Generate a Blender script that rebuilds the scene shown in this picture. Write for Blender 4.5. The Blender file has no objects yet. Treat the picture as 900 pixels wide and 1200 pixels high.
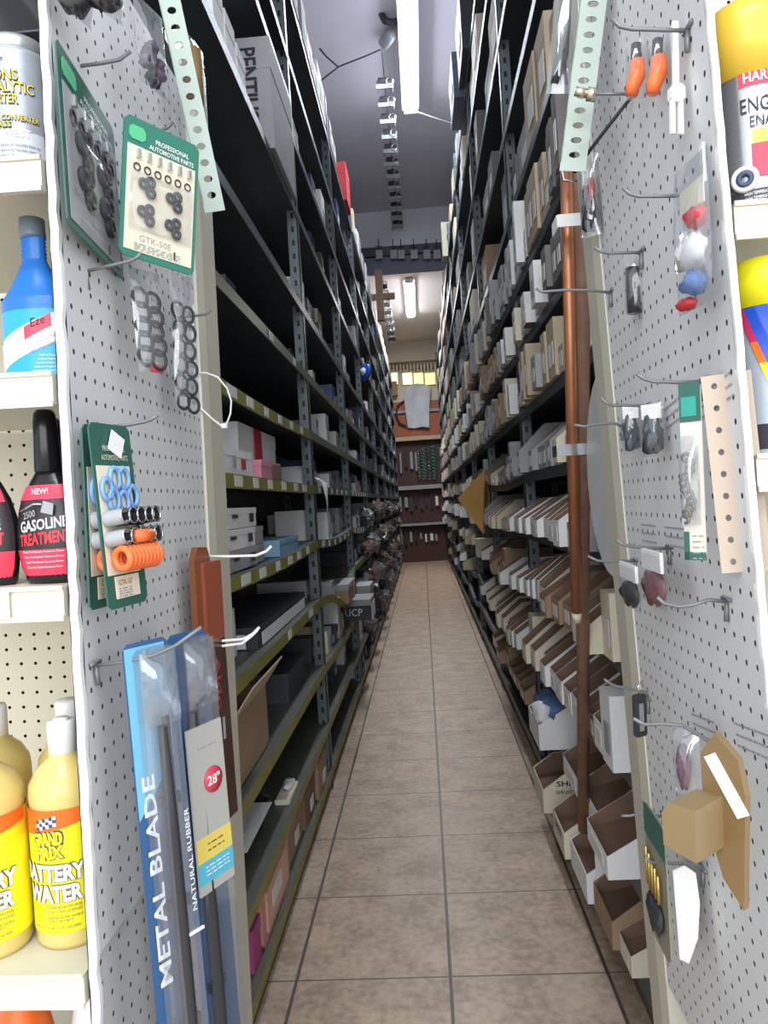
import bpy, bmesh, math, random
from mathutils import Vector, Matrix
R = random.Random(7)
SC = bpy.context.scene
COL = SC.collection
# ------------------------------------------------------------------ camera
F, VPX, VPY, ROLL, EYE = 860.0, 495.0, 587.0, 0.061, 1.40
d = Vector(((VPX-450)/F, (600-VPY)/F, -1)).normalized()          # aisle direction seen from the lens
up = Vector((-math.sin(ROLL), math.cos(ROLL), 0)); up = (up - up.dot(d)*d).normalized()
rt = d.cross(up).normalized()
CAMR = Matrix((rt, d, up))                                       # camera vector -> world vector
cam = bpy.data.cameras.new('camera'); cam.sensor_fit = 'VERTICAL'; cam.sensor_height = 36.0
cam.lens = F/1200*36.0; cam.clip_start = .05
camo = bpy.data.objects.new('camera', cam); COL.objects.link(camo)
camo.matrix_world = Matrix.Translation((0, 0, EYE)) @ CAMR.to_4x4()
SC.camera = camo
SC.view_settings.view_transform = 'Standard'; SC.view_settings.look = 'None'
SC.view_settings.gamma = 1; SC.view_settings.use_curve_mapping = False
SC.view_settings.exposure = 0.62
# ------------------------------------------------------------------ world and large lights
w = bpy.data.worlds.new('world'); SC.world = w; w.use_nodes = True
w.node_tree.nodes['Background'].inputs[0].default_value = (.90, .95, 1, 1)
w.node_tree.nodes['Background'].inputs[1].default_value = 0.9
def area(name, loc, target, sx, sy, power, col=(1, 1, 1)):
    l = bpy.data.lights.new(name, 'AREA'); l.shape = 'RECTANGLE'; l.size = sx; l.size_y = sy
    l.energy = power; l.color = col
    o = bpy.data.objects.new(name, l); COL.objects.link(o); o.location = loc
    o.rotation_euler = (Vector(target)-Vector(loc)).to_track_quat('-Z', 'Y').to_euler()
    return o
area('storefront_daylight', (0, -3.2, 2.3), (0, 2, 1.2), 4.5, 2.6, 95, (.93, .97, 1))
area('shop_ceiling_light', (0, -.9, 3.6), (0, .6, 0), 1.8, .5, 32, (.95, .98, 1))

# ------------------------------------------------------------------ pixel helpers: a ray of the photograph met with a plane of the place
def ray(px, py):
    return CAMR @ Vector(((px-450)/F, (600-py)/F, -1))
def atY(px, py, Y):
    r = ray(px, py); return Vector((0, 0, EYE)) + r*(Y/r.y)
def atX(px, py, X):
    r = ray(px, py); return Vector((0, 0, EYE)) + r*(X/r.x)
# ------------------------------------------------------------------ materials
MATS = {}
def mat(name, col, rough=.6, metal=0.0, var=.12, scale=9.0, spec=.4, emit=None, estr=0, alpha=None, trans=0, bump=0):
    if name in MATS: return MATS[name]
    m = bpy.data.materials.new(name); m.use_nodes = True; nt = m.node_tree
    b = nt.nodes['Principled BSDF']
    b.inputs['Roughness'].default_value = rough; b.inputs['Metallic'].default_value = metal
    b.inputs['Specular IOR Level'].default_value = spec
    if var > 0:
        tc = nt.nodes.new('ShaderNodeTexCoord'); n = nt.nodes.new('ShaderNodeTexNoise')
        n.inputs['Scale'].default_value = scale; n.inputs['Detail'].default_value = 4
        mx = nt.nodes.new('ShaderNodeMix'); mx.data_type = 'RGBA'
        mx.inputs[6].default_value = (*[c*(1-var) for c in col], 1)
        mx.inputs[7].default_value = (*[min(1, c*(1+var)) for c in col], 1)
        nt.links.new(tc.outputs['Object'], n.inputs['Vector'])
        nt.links.new(n.outputs['Fac'], mx.inputs[0]); nt.links.new(mx.outputs[2], b.inputs['Base Color'])
        if bump:
            bp = nt.nodes.new('ShaderNodeBump'); bp.inputs['Strength'].default_value = bump; bp.inputs['Distance'].default_value = .01
            nt.links.new(n.outputs['Fac'], bp.inputs['Height']); nt.links.new(bp.outputs['Normal'], b.inputs['Normal'])
    else:
        b.inputs['Base Color'].default_value = (*col, 1)
    if emit: b.inputs['Emission Color'].default_value = (*emit, 1); b.inputs['Emission Strength'].default_value = estr
    if trans: b.inputs['Transmission Weight'].default_value = trans
    if alpha is not None: b.inputs['Alpha'].default_value = alpha
    MATS[name] = m; return m
def film(name, col, fac, rough=.08):
    m = bpy.data.materials.new(name); m.use_nodes = True; nt = m.node_tree
    nt.nodes.remove(nt.nodes['Principled BSDF'])
    t = nt.nodes.new('ShaderNodeBsdfTransparent'); t.inputs[0].default_value = (*col, 1)
    g = nt.nodes.new('ShaderNodeBsdfGlossy'); g.inputs['Roughness'].default_value = rough
    dd = nt.nodes.new('ShaderNodeBsdfDiffuse'); dd.inputs[0].default_value = (.8, .83, .85, 1)
    a = nt.nodes.new('ShaderNodeMixShader'); a.inputs[0].default_value = .22
    nt.links.new(g.outputs[0], a.inputs[1]); nt.links.new(dd.outputs[0], a.inputs[2])
    x = nt.nodes.new('ShaderNodeMixShader'); x.inputs[0].default_value = fac
    nt.links.new(t.outputs[0], x.inputs[1]); nt.links.new(a.outputs[0], x.inputs[2])
    nt.links.new(x.outputs[0], nt.nodes['Material Output'].inputs[0])
    MATS[name] = m; return m
peg = mat('peg_white', (.66, .675, .69), .55, var=.05)
pegback = mat('peg_cream', (.68, .63, .50), .55, var=.05)
edgew = mat('edge_white', (.85, .85, .85), .8, var=.06, scale=60)
cream = mat('cream_metal', (.66, .64, .53), .45, var=.05)
beige = mat('beige_metal', (.52, .50, .42), .5, var=.06)
slate = mat('slate_steel', (.085, .105, .12), .45, .3, var=.25)
slatedark = mat('slate_shelf', (.065, .08, .09), .5, .2, var=.3)
olive = mat('olive_edge', (.26, .25, .06), .5, .1, var=.35, scale=14)
oliveg = mat('olive_grey_edge', (.16, .175, .10), .45, .2, var=.3, scale=14)
greenshelf = mat('green_shelf', (.10, .11, .085), .5, .1, var=.3)
white = mat('white_card', (.82, .83, .84), .7, var=.06)
creamc = mat('cream_card', (.74, .69, .54), .7, var=.08)
kraft = mat('kraft_card', (.36, .25, .16), .8, var=.15)
kraftl = mat('pale_kraft_card', (.52, .43, .31), .8, var=.12)
brown = mat('brown_card', (.23, .145, .10), .85, var=.2)
greyc = mat('grey_card', (.36, .37, .39), .7, var=.1)
darkc = mat('dark_card', (.05, .055, .07), .6, var=.2)
bluec = mat('blue_card', (.10, .17, .36), .6, var=.1)
navy = mat('navy_card', (.03, .045, .13), .5, var=.2)
redc = mat('red_card', (.50, .04, .05), .6, var=.1)
pinkc = mat('pink_card', (.75, .30, .38), .6, var=.1)
yellowc = mat('yellow_card', (.75, .60, .12), .6, var=.1)
paper = mat('paper_label', (.72, .72, .68), .7, var=.12, scale=120)
ink = mat('ink', (.03, .03, .04), .6, var=0)
greyink = mat('grey_ink', (.30, .31, .33), .6, var=0)
black = mat('black_plastic', (.015, .015, .018), .25, var=0)
blackm = mat('black_rubber', (.03, .03, .035), .55, var=.2)
steel = mat('bright_steel', (.62, .63, .65), .25, 1, var=.05)
dusty = mat('dusty_grey_card', (.20, .19, .19), .8, var=.15)
wire = mat('wire_steel', (.20, .21, .22), .45, .4, var=.1)
whitep = mat('white_plastic', (.86, .87, .86), .35, var=.03)
copper = mat('copper_tube', (.48, .20, .10), .38, .6, var=.3, scale=14)
rusty = mat('rusted_pipe', (.30, .18, .125), .6, .4, var=.45, scale=30)
green = mat('green_card', (.035, .19, .14), .5, var=.08)
dgreen = mat('dark_green_card', (.03, .11, .085), .5, var=.08)
orange = mat('orange_plastic', (.85, .18, .05), .35, var=.05)
mint = mat('mint_steel', (.36, .43, .38), .45, .1, var=.08)
amber = mat('amber_plastic', (.20, .125, .05), .3, var=.2, scale=20)
clear = film('clear_film', (.93, .95, .97), .22)
cling = film('thin_film', (.97, .97, .98), .14)
CARDM = [white, creamc, kraft, kraftl, greyc, brown]
CNAME = {dusty: 'dusty grey', white: 'white', creamc: 'cream', kraft: 'brown', kraftl: 'tan', greyc: 'grey', brown: 'dark brown', darkc: 'black', bluec: 'blue',
         navy: 'navy', redc: 'red', pinkc: 'pink', yellowc: 'yellow'}
# ------------------------------------------------------------------ mesh builder
class MB:
    def __init__(s): s.v = []; s.f = []; s.m = []; s.sm = []; s.ms = []
    def mi(s, m):
        if m not in s.ms: s.ms.append(m)
        return s.ms.index(m)
    def add(s, vs, fs, m, smooth=False, T=None):
        o = len(s.v)
        s.v += [tuple(T @ Vector(v)) if T is not None else tuple(v) for v in vs]
        i = s.mi(m)
        for f in fs: s.f.append(tuple(o+k for k in f)); s.m.append(i); s.sm.append(smooth)
        return s
    def box(s, a, b, m, T=None, bev=0.0):
        x0, y0, z0 = a; x1, y1, z1 = b
        if bev:
            c = bev; vs = []; 
            prof = [(x0+c, z0), (x1-c, z0), (x1, z0+c), (x1, z1-c), (x1-c, z1), (x0+c, z1), (x0, z1-c), (x0, z0+c)]
            return s.prism(prof, y0, y1, m, T)
        vs = [(x0, y0, z0), (x1, y0, z0), (x1, y1, z0), (x0, y1, z0), (x0, y0, z1), (x1, y0, z1), (x1, y1, z1), (x0, y1, z1)]
        return s.add(vs, [(0, 3, 2, 1), (4, 5, 6, 7), (0, 1, 5, 4), (1, 2, 6, 5), (2, 3, 7, 6), (3, 0, 4, 7)], m, False, T)
    def prism(s, prof, y0, y1, m, T=None):                       # profile in XZ, extruded along Y
        n = len(prof)
        vs = [(x, y0, z) for x, z in prof]+[(x, y1, z) for x, z in prof]
        fs = [tuple(range(n)), tuple(range(2*n-1, n-1, -1))]+[(i, n+i, n+(i+1) % n, (i+1) % n) for i in range(n)]
        return s.add(vs, fs, m, False, T)
    def tube(s, pts, r, m, n=8, T=None, cap=True):
        pts = [Vector(p) for p in pts]; rs = r if isinstance(r, (list, tuple)) else [r]*len(pts)
        vs = []; prev = None
        for i, p in enumerate(pts):
            t = (pts[min(i+1, len(pts)-1)]-pts[max(i-1, 0)]).normalized()
            a = prev if prev is not None else (Vector((0, 0, 1)) if abs(t.z) < .9 else Vector((1, 0, 0)))
            u = (a-a.dot(t)*t).normalized(); v = t.cross(u); prev = u
            for k in range(n):
                an = 2*math.pi*k/n; vs.append(p+rs[i]*(math.cos(an)*u+math.sin(an)*v))
        fs = []
        for i in range(len(pts)-1):
            for k in range(n): fs.append((i*n+k, i*n+(k+1) % n, (i+1)*n+(k+1) % n, (i+1)*n+k))
        if cap: fs += [tuple(range(n-1, -1, -1)), tuple((len(pts)-1)*n+k for k in range(n))]
        return s.add(vs, fs, m, True, T)
    def lathe(s, prof, m, n=28, T=None, sx=1, sy=1):             # (r, z) about Z
        vs = [(sx*r*math.cos(2*math.pi*k/n), sy*r*math.sin(2*math.pi*k/n), z) for r, z in prof for k in range(n)]
        fs = [(i*n+k, i*n+(k+1) % n, (i+1)*n+(k+1) % n, (i+1)*n+k) for i in range(len(prof)-1) for k in range(n)]
        fs += [tuple(range(n-1, -1, -1)), tuple((len(prof)-1)*n+k for k in range(n))]
        return s.add(vs, fs, m, True, T)
    def arc(s, rad, a0, a1, z0, z1, m, n=16, sx=1, sy=1, T=None, skew=0):
        vs = []
        for k in range(n+1):
            a = a0+(a1-a0)*k/n
            for z in (z0+skew*k/n, z1+skew*k/n): vs.append((sx*rad*math.sin(a), -sy*rad*math.cos(a), z))
        return s.add(vs, [(2*k, 2*k+2, 2*k+3, 2*k+1) for k in range(n)], m, True, T)
    def ring(s, c, r, r2, m, n=14, q=6, T=None, sz=1.0):         # torus in XZ plane about c
        vs = []
        for i in range(n):
            a = 2*math.pi*i/n
            for j in range(q):
                b = 2*math.pi*j/q; rr = r+r2*math.cos(b)
                vs.append((c[0]+rr*math.cos(a), c[1]+r2*math.sin(b), c[2]+sz*rr*math.sin(a)))
        fs = [(i*q+j, i*q+(j+1) % q, ((i+1) % n)*q+(j+1) % q, ((i+1) % n)*q+j) for i in range(n) for j in range(q)]
        return s.add(vs, fs, m, True, T)
    def blob(s, c, rx, ry, rz, m, seed=0, T=None, amp=.25, n=10):
        rr = random.Random(seed); vs = []; ph = [rr.uniform(0, 6) for _ in range(6)]
        for i in range(n+1):
            t = math.pi*i/n
            for k in range(n):
                a = 2*math.pi*k/n
                g = 1+amp*math.sin(3*a+ph[0]+2*t)*math.sin(2*t+ph[1])+amp*.6*math.sin(5*a+ph[2]-3*t)+rr.uniform(-amp, amp)*.25
                if i in (0, n): g = 1
                vs.append((c[0]+rx*g*math.sin(t)*math.cos(a), c[1]+ry*g*math.sin(t)*math.sin(a), c[2]+rz*math.cos(t)*g))
        fs = [(i*n+k, (i+1)*n+k, (i+1)*n+(k+1) % n, i*n+(k+1) % n) for i in range(n) for k in range(n)]
        return s.add(vs, fs, m, True, T)
    def perf(s, nx, nz, dx, dz, rx, rz, th, m, back=False, skip=None):   # perforated sheet in XZ, front at y=0
        vs = []; fs = []; core = mat('shaded_hole_core', (.09, .075, .06), .8, var=0); wl = []  # brown board core, darkened to put shade inside the holes
        for i in range(nx):
            for j in range(nz):
                if skip and skip(i, j): continue
                cx, cz = (i+.5)*dx, (j+.5)*dz; o = len(vs)
                for y in ((0, th) if back or True else (0,)):
                    for k in range(8):
                        a = math.pi*k/4; vs.append((cx+rx*math.cos(a), y, cz+rz*math.sin(a)))
                    for sx_, sz_ in ((1, 1), (-1, 1), (-1, -1), (1, -1)): vs.append((cx+sx_*dx/2, y, cz+sz_*dz/2))
                for q in range(4):
                    h0, h1, h2 = 2*q, 2*q+1, (2*q+2) % 8; c = 8+q; c2 = 8+(q+1) % 4
                    for tri in ((h0, h1, c), (h1, h2, c), (h2, c2, c)):
                        fs.append(tuple(o+t for t in tri))
                        if back: fs.append(tuple(o+12+t for t in reversed(tri)))
                for k in range(8): wl.append((o+k, o+12+k, o+12+(k+1) % 8, o+(k+1) % 8))
        o0 = len(s.v); s.add(vs, fs, m); ci = s.mi(m if back else core)
        for f in wl: s.f.append(tuple(o0+q for q in f)); s.m.append(ci); s.sm.append(False)
        return s
    def build(s, name, parent=None, M=None, loc=None):
        me = bpy.data.meshes.new(name); me.from_pydata(s.v, [], s.f)
        for m in s.ms: me.materials.append(m)
        me.polygons.foreach_set('material_index', s.m); me.polygons.foreach_set('use_smooth', s.sm); me.update()
        o = bpy.data.objects.new(name, me); COL.objects.link(o)
        if parent: o.parent = parent
        if M is not None: o.matrix_world = M
        if loc is not None: o.location = loc
        return o
def tag(o, label=None, cat=None, group=None, kind=None):
    if label:
        o['label'] = label
    if cat: o['category'] = cat
    if group: o['group'] = group
    if kind: o['kind'] = kind
    return o
def struct(o): o['kind'] = 'structure'; return o
def empty(name, loc=(0, 0, 0), M=None):
    o = bpy.data.objects.new(name, None); COL.objects.link(o); o.empty_display_size = .05
    if M is not None: o.matrix_world = M
    else: o.location = loc
    return o
def copy_tree(o, loc=None, M=None):
    c = o.copy(); COL.objects.link(c)
    for ch in list(o.children):
        g = ch.copy(); COL.objects.link(g); g.parent = c
        for ch2 in list(ch.children):
            h = ch2.copy(); COL.objects.link(h); h.parent = g
    if M is not None: c.matrix_world = M
    if loc is not None: c.location = loc
    return c
TXT = {}
def text(s, x, z, wd, h, m, parent, y=-.001, name='lettering', wrap=None, sx=1, sy=1, rot=0, skew=0, bold=0, a0=0):
    key = (s, bold)
    if key not in TXT:
        c = bpy.data.curves.new('t', 'FONT'); c.body = s; c.resolution_u = 2; c.offset = bold
        to = bpy.data.objects.new('t', c); COL.objects.link(to)
        dg = bpy.context.evaluated_depsgraph_get(); me = bpy.data.meshes.new_from_object(to.evaluated_get(dg))
        bpy.data.objects.remove(to); bpy.data.curves.remove(c)
        vs = [tuple(v.co) for v in me.vertices]; fs = [tuple(p.vertices) for p in me.polygons]; bpy.data.meshes.remove(me)
        TXT[key] = (vs, fs)
    vs, fs = TXT[key]
    if not vs: return None
    x0 = min(v[0] for v in vs); x1 = max(v[0] for v in vs); y0 = min(v[1] for v in vs); y1 = max(v[1] for v in vs)
    bm = bmesh.new(); bv = [bm.verts.new(((v[0]-x0)/(x1-x0)*wd, (v[1]-y0)/(y1-y0)*h, 0)) for v in vs]
    for f in fs:
        try: bm.faces.new([bv[i] for i in f])
        except ValueError: pass
    if wrap:
        st = wrap*.1; q = st
        while q < wd:
            bmesh.ops.bisect_plane(bm, geom=bm.verts[:]+bm.edges[:]+bm.faces[:], plane_co=(q, 0, 0), plane_no=(1, 0, 0)); q += st
    cr, sr = math.cos(rot), math.sin(rot)
    for v in bm.verts:
        a, b = v.co.x, v.co.y
        b += skew*a
        a, b = a*cr-b*sr, a*sr+b*cr
        if wrap:
            an = (x+a)/wrap+a0; v.co = Vector((sx*(wrap-y)*math.sin(an), -sy*(wrap-y)*math.cos(an), z+b))
        else: v.co = Vector((x+a, y, z+b))
    me = bpy.data.meshes.new(name); bm.to_mesh(me); bm.free(); me.materials.append(m)
    o = bpy.data.objects.new(name, me); COL.objects.link(o); o.parent = parent
    return o
ORD = ['zeroth', 'first', 'second', 'third', 'fourth', 'fifth', 'sixth', 'seventh', 'eighth', 'ninth', 'tenth', 'eleventh', 'twelfth', 'thirteenth',
       'fourteenth', 'fifteenth', 'sixteenth', 'seventeenth', 'eighteenth', 'nineteenth', 'twentieth', 'twenty-first', 'twenty-second', 'twenty-third', 'twenty-fourth',
       'twenty-fifth', 'twenty-sixth', 'twenty-seventh', 'twenty-eighth', 'twenty-ninth', 'thirtieth']
# ================================================================== SETTING
LX, RX, WL, WR, YE, YB = -.53, .50, -1.02, .99, 17.0, 11.0
CZ, CZ2 = 5.75, 5.08
def floor_mat():
    m = bpy.data.materials.new('floor_tiles'); m.use_nodes = True; nt = m.node_tree; N = nt.nodes.new; L = nt.links.new
    b = nt.nodes['Principled BSDF']; b.inputs['Roughness'].default_value = .42
    tc = N('ShaderNodeTexCoord'); sp = N('ShaderNodeSeparateXYZ'); L(tc.outputs['Object'], sp.inputs[0])
    T = .456; offs = {'X': T*20+.003, 'Y': T*20-.318}
    masks = []
    for ax, wd in (('X', .005), ('Y', .0035)):
        a = N('ShaderNodeMath'); a.operation = 'ADD'; a.inputs[1].default_value = offs[ax]; L(sp.outputs[ax], a.inputs[0])
        q = N('ShaderNodeMath'); q.operation = 'PINGPONG'; q.inputs[1].default_value = T/2; L(a.outputs[0], q.inputs[0])
        l = N('ShaderNodeMath'); l.operation = 'LESS_THAN'; l.inputs[1].default_value = wd; L(q.outputs[0], l.inputs[0]); masks.append(l)
    n = N('ShaderNodeTexNoise'); n.inputs['Scale'].default_value = 7; n.inputs['Detail'].default_value = 8; L(tc.outputs['Object'], n.inputs['Vector'])
    n2 = N('ShaderNodeTexNoise'); n2.inputs['Scale'].default_value = 38; n2.inputs['Detail'].default_value = 6; L(tc.outputs['Object'], n2.inputs['Vector'])
    ad = N('ShaderNodeMath'); ad.operation = 'ADD'; L(n.outputs['Fac'], ad.inputs[0]); L(n2.outputs['Fac'], ad.inputs[1])
    r = N('ShaderNodeValToRGB'); e = r.color_ramp.elements; e[0].position = .62/1; e[0].color = (.35, .25, .175, 1); e[1].position = .98; e[1].color = (.60, .45, .33, 1)
    hf = N('ShaderNodeMath'); hf.operation = 'MULTIPLY'; hf.inputs[1].default_value = .8; L(ad.outputs[0], hf.inputs[0]); L(hf.outputs[0], r.inputs[0])
    m1 = N('ShaderNodeMix'); m1.data_type = 'RGBA'; m1.inputs[7].default_value = (.15, .125, .10, 1); L(masks[1].outputs[0], m1.inputs[0]); L(r.outputs[0], m1.inputs[6])
    m2 = N('ShaderNodeMix'); m2.data_type = 'RGBA'; m2.inputs[7].default_value = (.085, .07, .06, 1); L(masks[0].outputs[0], m2.inputs[0]); L(m1.outputs[2], m2.inputs[6])
    L(m2.outputs[2], b.inputs['Base Color'])
    mx = N('ShaderNodeMath'); mx.operation = 'MAXIMUM'; L(masks[0].outputs[0], mx.inputs[0]); L(masks[1].outputs[0], mx.inputs[1])
    bp = N('ShaderNodeBump'); bp.invert = True; bp.inputs['Strength'].default_value = .5; bp.inputs['Distance'].default_value = .003
    L(mx.outputs[0], bp.inputs['Height']); L(bp.outputs[0], b.inputs['Normal'])
    return m
b = MB(); b.box((-2.6, -4, -.1), (2.6, YE+.2, 0), floor_mat()); struct(b.build('floor'))
wallm = mat('wall_paint', (.62, .60, .58), .8, var=.04, scale=2)
ceilm = mat('ceiling_paint', (.66, .64, .72), .8, var=.03, scale=2)
ceil2 = mat('back_ceiling_paint', (.74, .66, .62), .8, var=.03, scale=2)
backm = mat('back_wall_paint', (.74, .66, .55), .8, var=.03, scale=2)
struct(MB().box((-2.6, -4, CZ), (2.6, YB, CZ+.1), ceilm).build('ceiling'))
struct(MB().box((WL-.1, YB, CZ2), (WR+.1, YE+.2, CZ2+.1), ceil2).build('ceiling_back'))
struct(MB().box((WL-.08, 1.5, 0), (WL, YE, CZ), mat('added_backing', (.26, .27, .28), .8)).build('added_backing_left'))  # added sheet closing the rack from behind, keeps its shelves dark inside
struct(MB().box((WR, 1.5, 0), (WR+.08, YE, CZ), MATS['added_backing']).build('added_backing_right'))  # likewise added, shuts light out behind the right rack
struct(MB().box((WL, YE, 0), (WR, YE+.1, CZ2), backm).build('wall_back'))
struct(MB().box((WL, YB, 4.84), (WR, YB+.12, CZ), mat('header_wall', (.80, .80, .86), .8, var=.03)).build('wall_header'))
# kick tiles along the racks
struct(MB().box((-.62, 1.45, 0), (-.545, YE, .06), mat('kick_tile', (.10, .085, .07), .6, var=.2)).build('baseboard_left'))
struct(MB().box((.515, 1.45, 0), (.60, YE, .06), MATS['kick_tile']).build('baseboard_right'))
# ================================================================== RACKS
def post_mat():
    m = bpy.data.materials.new('slotted_post'); m.use_nodes = True; nt = m.node_tree; N = nt.nodes.new; L = nt.links.new
    b = nt.nodes['Principled BSDF']; b.inputs['Roughness'].default_value = .45; b.inputs['Metallic'].default_value = .2
    tc = N('ShaderNodeTexCoord'); sp = N('ShaderNodeSeparateXYZ'); L(tc.outputs['Object'], sp.inputs[0])
    f = N('ShaderNodeMath'); f.operation = 'PINGPONG'; f.inputs[1].default_value = .033; L(sp.outputs['Z'], f.inputs[0])
    l = N('ShaderNodeMath'); l.operation = 'LESS_THAN'; l.inputs[1].default_value = .014; L(f.outputs[0], l.inputs[0])
    out = None
    for ax in 'XY':
        a = N('ShaderNodeMath'); a.operation = 'SUBTRACT'; a.inputs[1].default_value = .025; ab = N('ShaderNodeMath'); ab.operation = 'ABSOLUTE'; L(sp.outputs[ax], ab.inputs[0]); L(ab.outputs[0], a.inputs[0])
        c = N('ShaderNodeMath'); c.operation = 'ABSOLUTE'; L(a.outputs[0], c.inputs[0])
        k = N('ShaderNodeMath'); k.operation = 'LESS_THAN'; k.inputs[1].default_value = .0065; L(c.outputs[0], k.inputs[0])
        if out is None: out = k
        else:
            mm = N('ShaderNodeMath'); mm.operation = 'MAXIMUM'; L(out.outputs[0], mm.inputs[0]); L(k.outputs[0], mm.inputs[1]); out = mm
    mu = N('ShaderNodeMath'); mu.operation = 'MULTIPLY'; L(out.outputs[0], mu.inputs[0]); L(l.outputs[0], mu.inputs[1])
    mx = N('ShaderNodeMix'); mx.data_type = 'RGBA'; mx.inputs[6].default_value = (.13, .165, .18, 1); mx.inputs[7].default_value = (.008, .008, .01, 1)
    L(mu.outputs[0], mx.inputs[0]); L(mx.outputs[2], b.inputs['Base Color'])
    return m
POSTM = post_mat()
YS = [1.46, 3.6, 5.4, 7.2, 9.0, 10.9, 12.9, 14.9, 16.8]
ZL = [.10, .33, .62, .95, 1.24, 1.51, 1.78, 2.07, 2.40, 2.87, 3.25, 3.65, 4.10]
ZR = [.12, .38, .66, .95, 1.23, 1.50, 1.80, 2.09, 2.38, 2.75, 3.15, 3.60, 4.05, 4.42]
SAG = {('L', 1, 3): (.18, 1.9), ('L', 0, 4): (.02, 1), ('L', 1, 4): (.03, 1), ('L', 0, 6): (.015, 1), ('L', 2, 4): (.04, 1), ('L', 1, 2): (.03, 1)}
for b_ in range(1, 8):
    for k in range(1, 6): SAG[('R', b_, k)] = (R.uniform(.03, .08), R.uniform(.8, 1.4))
def zat(side, b_, k, y):
    z0 = (ZL if side == 'L' else ZR)[k]; z0 = 3.42 if (side, b_, k) == ('L', 0, 10) else z0; s = SAG.get((side, b_, k))
    if not s: return z0
    t = min(1, max(0, (y-YS[b_])/(YS[b_+1]-YS[b_]))); return z0-s[0]*math.sin(math.pi*t**s[1])
def post(side, y, top):
    m = MB(); w5 = .05
    if side == 'L':
        m.box((0, 0, 0), (-.004, w5, top), POSTM); m.box((-.05, 0, 0), (0, .004, top), POSTM)
    else:
        m.box((0, 0, 0), (.004, w5, top), POSTM); m.box((0, 0, 0), (.05, .004, top), POSTM)
    return m
for side in 'LR':
    ZS = ZL if side == 'L' else ZR; X0 = LX if side == 'L' else RX; s = -1 if side == 'L' else 1; word = 'left' if side == 'L' else 'right'
    top = 4.42 if side == 'L' else 4.75
    for b_ in range(8):
        y0, y1 = YS[b_], YS[b_+1]
        root = empty('shelving_bay', (X0, y0, 0))
        tag(root, f'{ORD[b_+1]} bay from the camera of the {word} steel shelving along the aisle', 'shelving', f'{word} steel shelving bays')
        root['label'] = (f'grey slotted steel shelving bay, {ORD[b_+1]} from the camera on the {word} side of the aisle')
        post(side, y0, top).build('post', root)
        post(side, y0, top).build('post', root, loc=(s*.44, 0, 0))
        if b_ == 7: post(side, y1, top).build('post', root, loc=(0, y1-y0-.05, 0))
        for k, z in enumerate(ZS):
            if side == 'L': lipm = olive if (k <= 6 and b_ == 0) or (k <= 3 and b_ < 3) else (oliveg if b_ < 3 and k < 8 else slate); topm = greenshelf if k < 4 else slatedark
            else: lipm = slate; topm = slatedark
            n = 10; m = MB(); vs = []; fs = []; lh = .042
            for i in range(n+1):
                y = y0+(y1-y0)*i/n; zz = zat(side, b_, k, y); yl = y-y0
                for x, dz in ((-.002, 0), (-.002, -lh), (.002, -lh), (.002, -.004), (.455, -.004), (.455, 0)): vs.append((s*x, yl, zz+dz))
            lipf = []; topf = []
            for i in range(n):
                for q in range(6):
                    f = (i*6+q, i*6+(q+1) % 6, (i+1)*6+(q+1) % 6, (i+1)*6+q); (lipf if q in (0, 1) else topf).append(f)
            topf += [(0, 1, 2, 3), (0, 3, 4, 5), tuple(n*6+q for q in (3, 2, 1, 0)), tuple(n*6+q for q in (5, 4, 3, 0))]
            m.add(vs, lipf, lipm); 
            i2 = m.mi(topm)
            for f in topf: m.f.append(f); m.m.append(i2); m.sm.append(False)
            sh = m.build('shelf', root)
            # price labels on the lip
            lab = []
            if side == 'L' and b_ == 0 and k in (4, 5, 6): lab = [2.05+.24*i+R.uniform(-.03, .03) for i in range(6)]
            if side == 'L' and b_ == 0 and k in (3, 7): lab = [2.7, 3.2]
            if side == 'L' and b_ in (1, 2) and k in (4, 5): lab = [y0+.15+.26*i for i in range(6)]
            for y in lab:
                zz = zat(side, b_, k, y+.04)
                MB().box((.0025, y-y0, zz-.036), (.004, y-y0+R.choice((.07, .09, .11)), zz-.004), paper).build('price_label', sh)
# ------------------------------------------------------------------ boxes
def bin_mesh(D, W, H, hf, ds, mo, mi_, T=None, m=None, full=True):
    """open parts box: x into the shelf, y along the aisle; sides slope from a low front"""
    m = m or MB(); t = .004
    prof = [(0, 0), (D, 0), (D, H), (ds, H), (0, hf)]
    m.prism(prof, 0, t, mo, T); m.prism(prof, W-t, W, mo, T)
    m.box((0, t, 0), (t, W-t, hf), mo, T); m.box((D-t, t, 0), (D, W-t, H), mo, T)
    m.box((t, t, 0), (D-t, W-t, .004), mi_, T)
    zi = .55
    vs = [(t, t, hf*zi), (D-t, t, H*.8), (D-t, W-t, H*.8), (t, W-t, hf*zi)]   # goods / dividing flap inside
    m.add(vs, [(0, 1, 2, 3)], mi_, False, T)
    # inner brown skins of both sides
    for y in (t+.0005, W-t-.0005):
        p = [(t, y, .005), (D-t, y, .005), (D-t, y, H-.002), (ds, y, H-.002), (t, y, hf-.002)]
        m.add(p, [tuple(range(5))], mi_, False, T)
    return m
def carton_mesh(D, W, H, mo, T=None, m=None, lid=None):
    m = m or MB()
    m.box((0, 0, 0), (D, W, H), mo, T)
    l = lid or mo
    m.box((-.002, -.002, H*.72), (D+.002, W+.002, H+.002), l, T)
    return m
PROTO = {}
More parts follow.
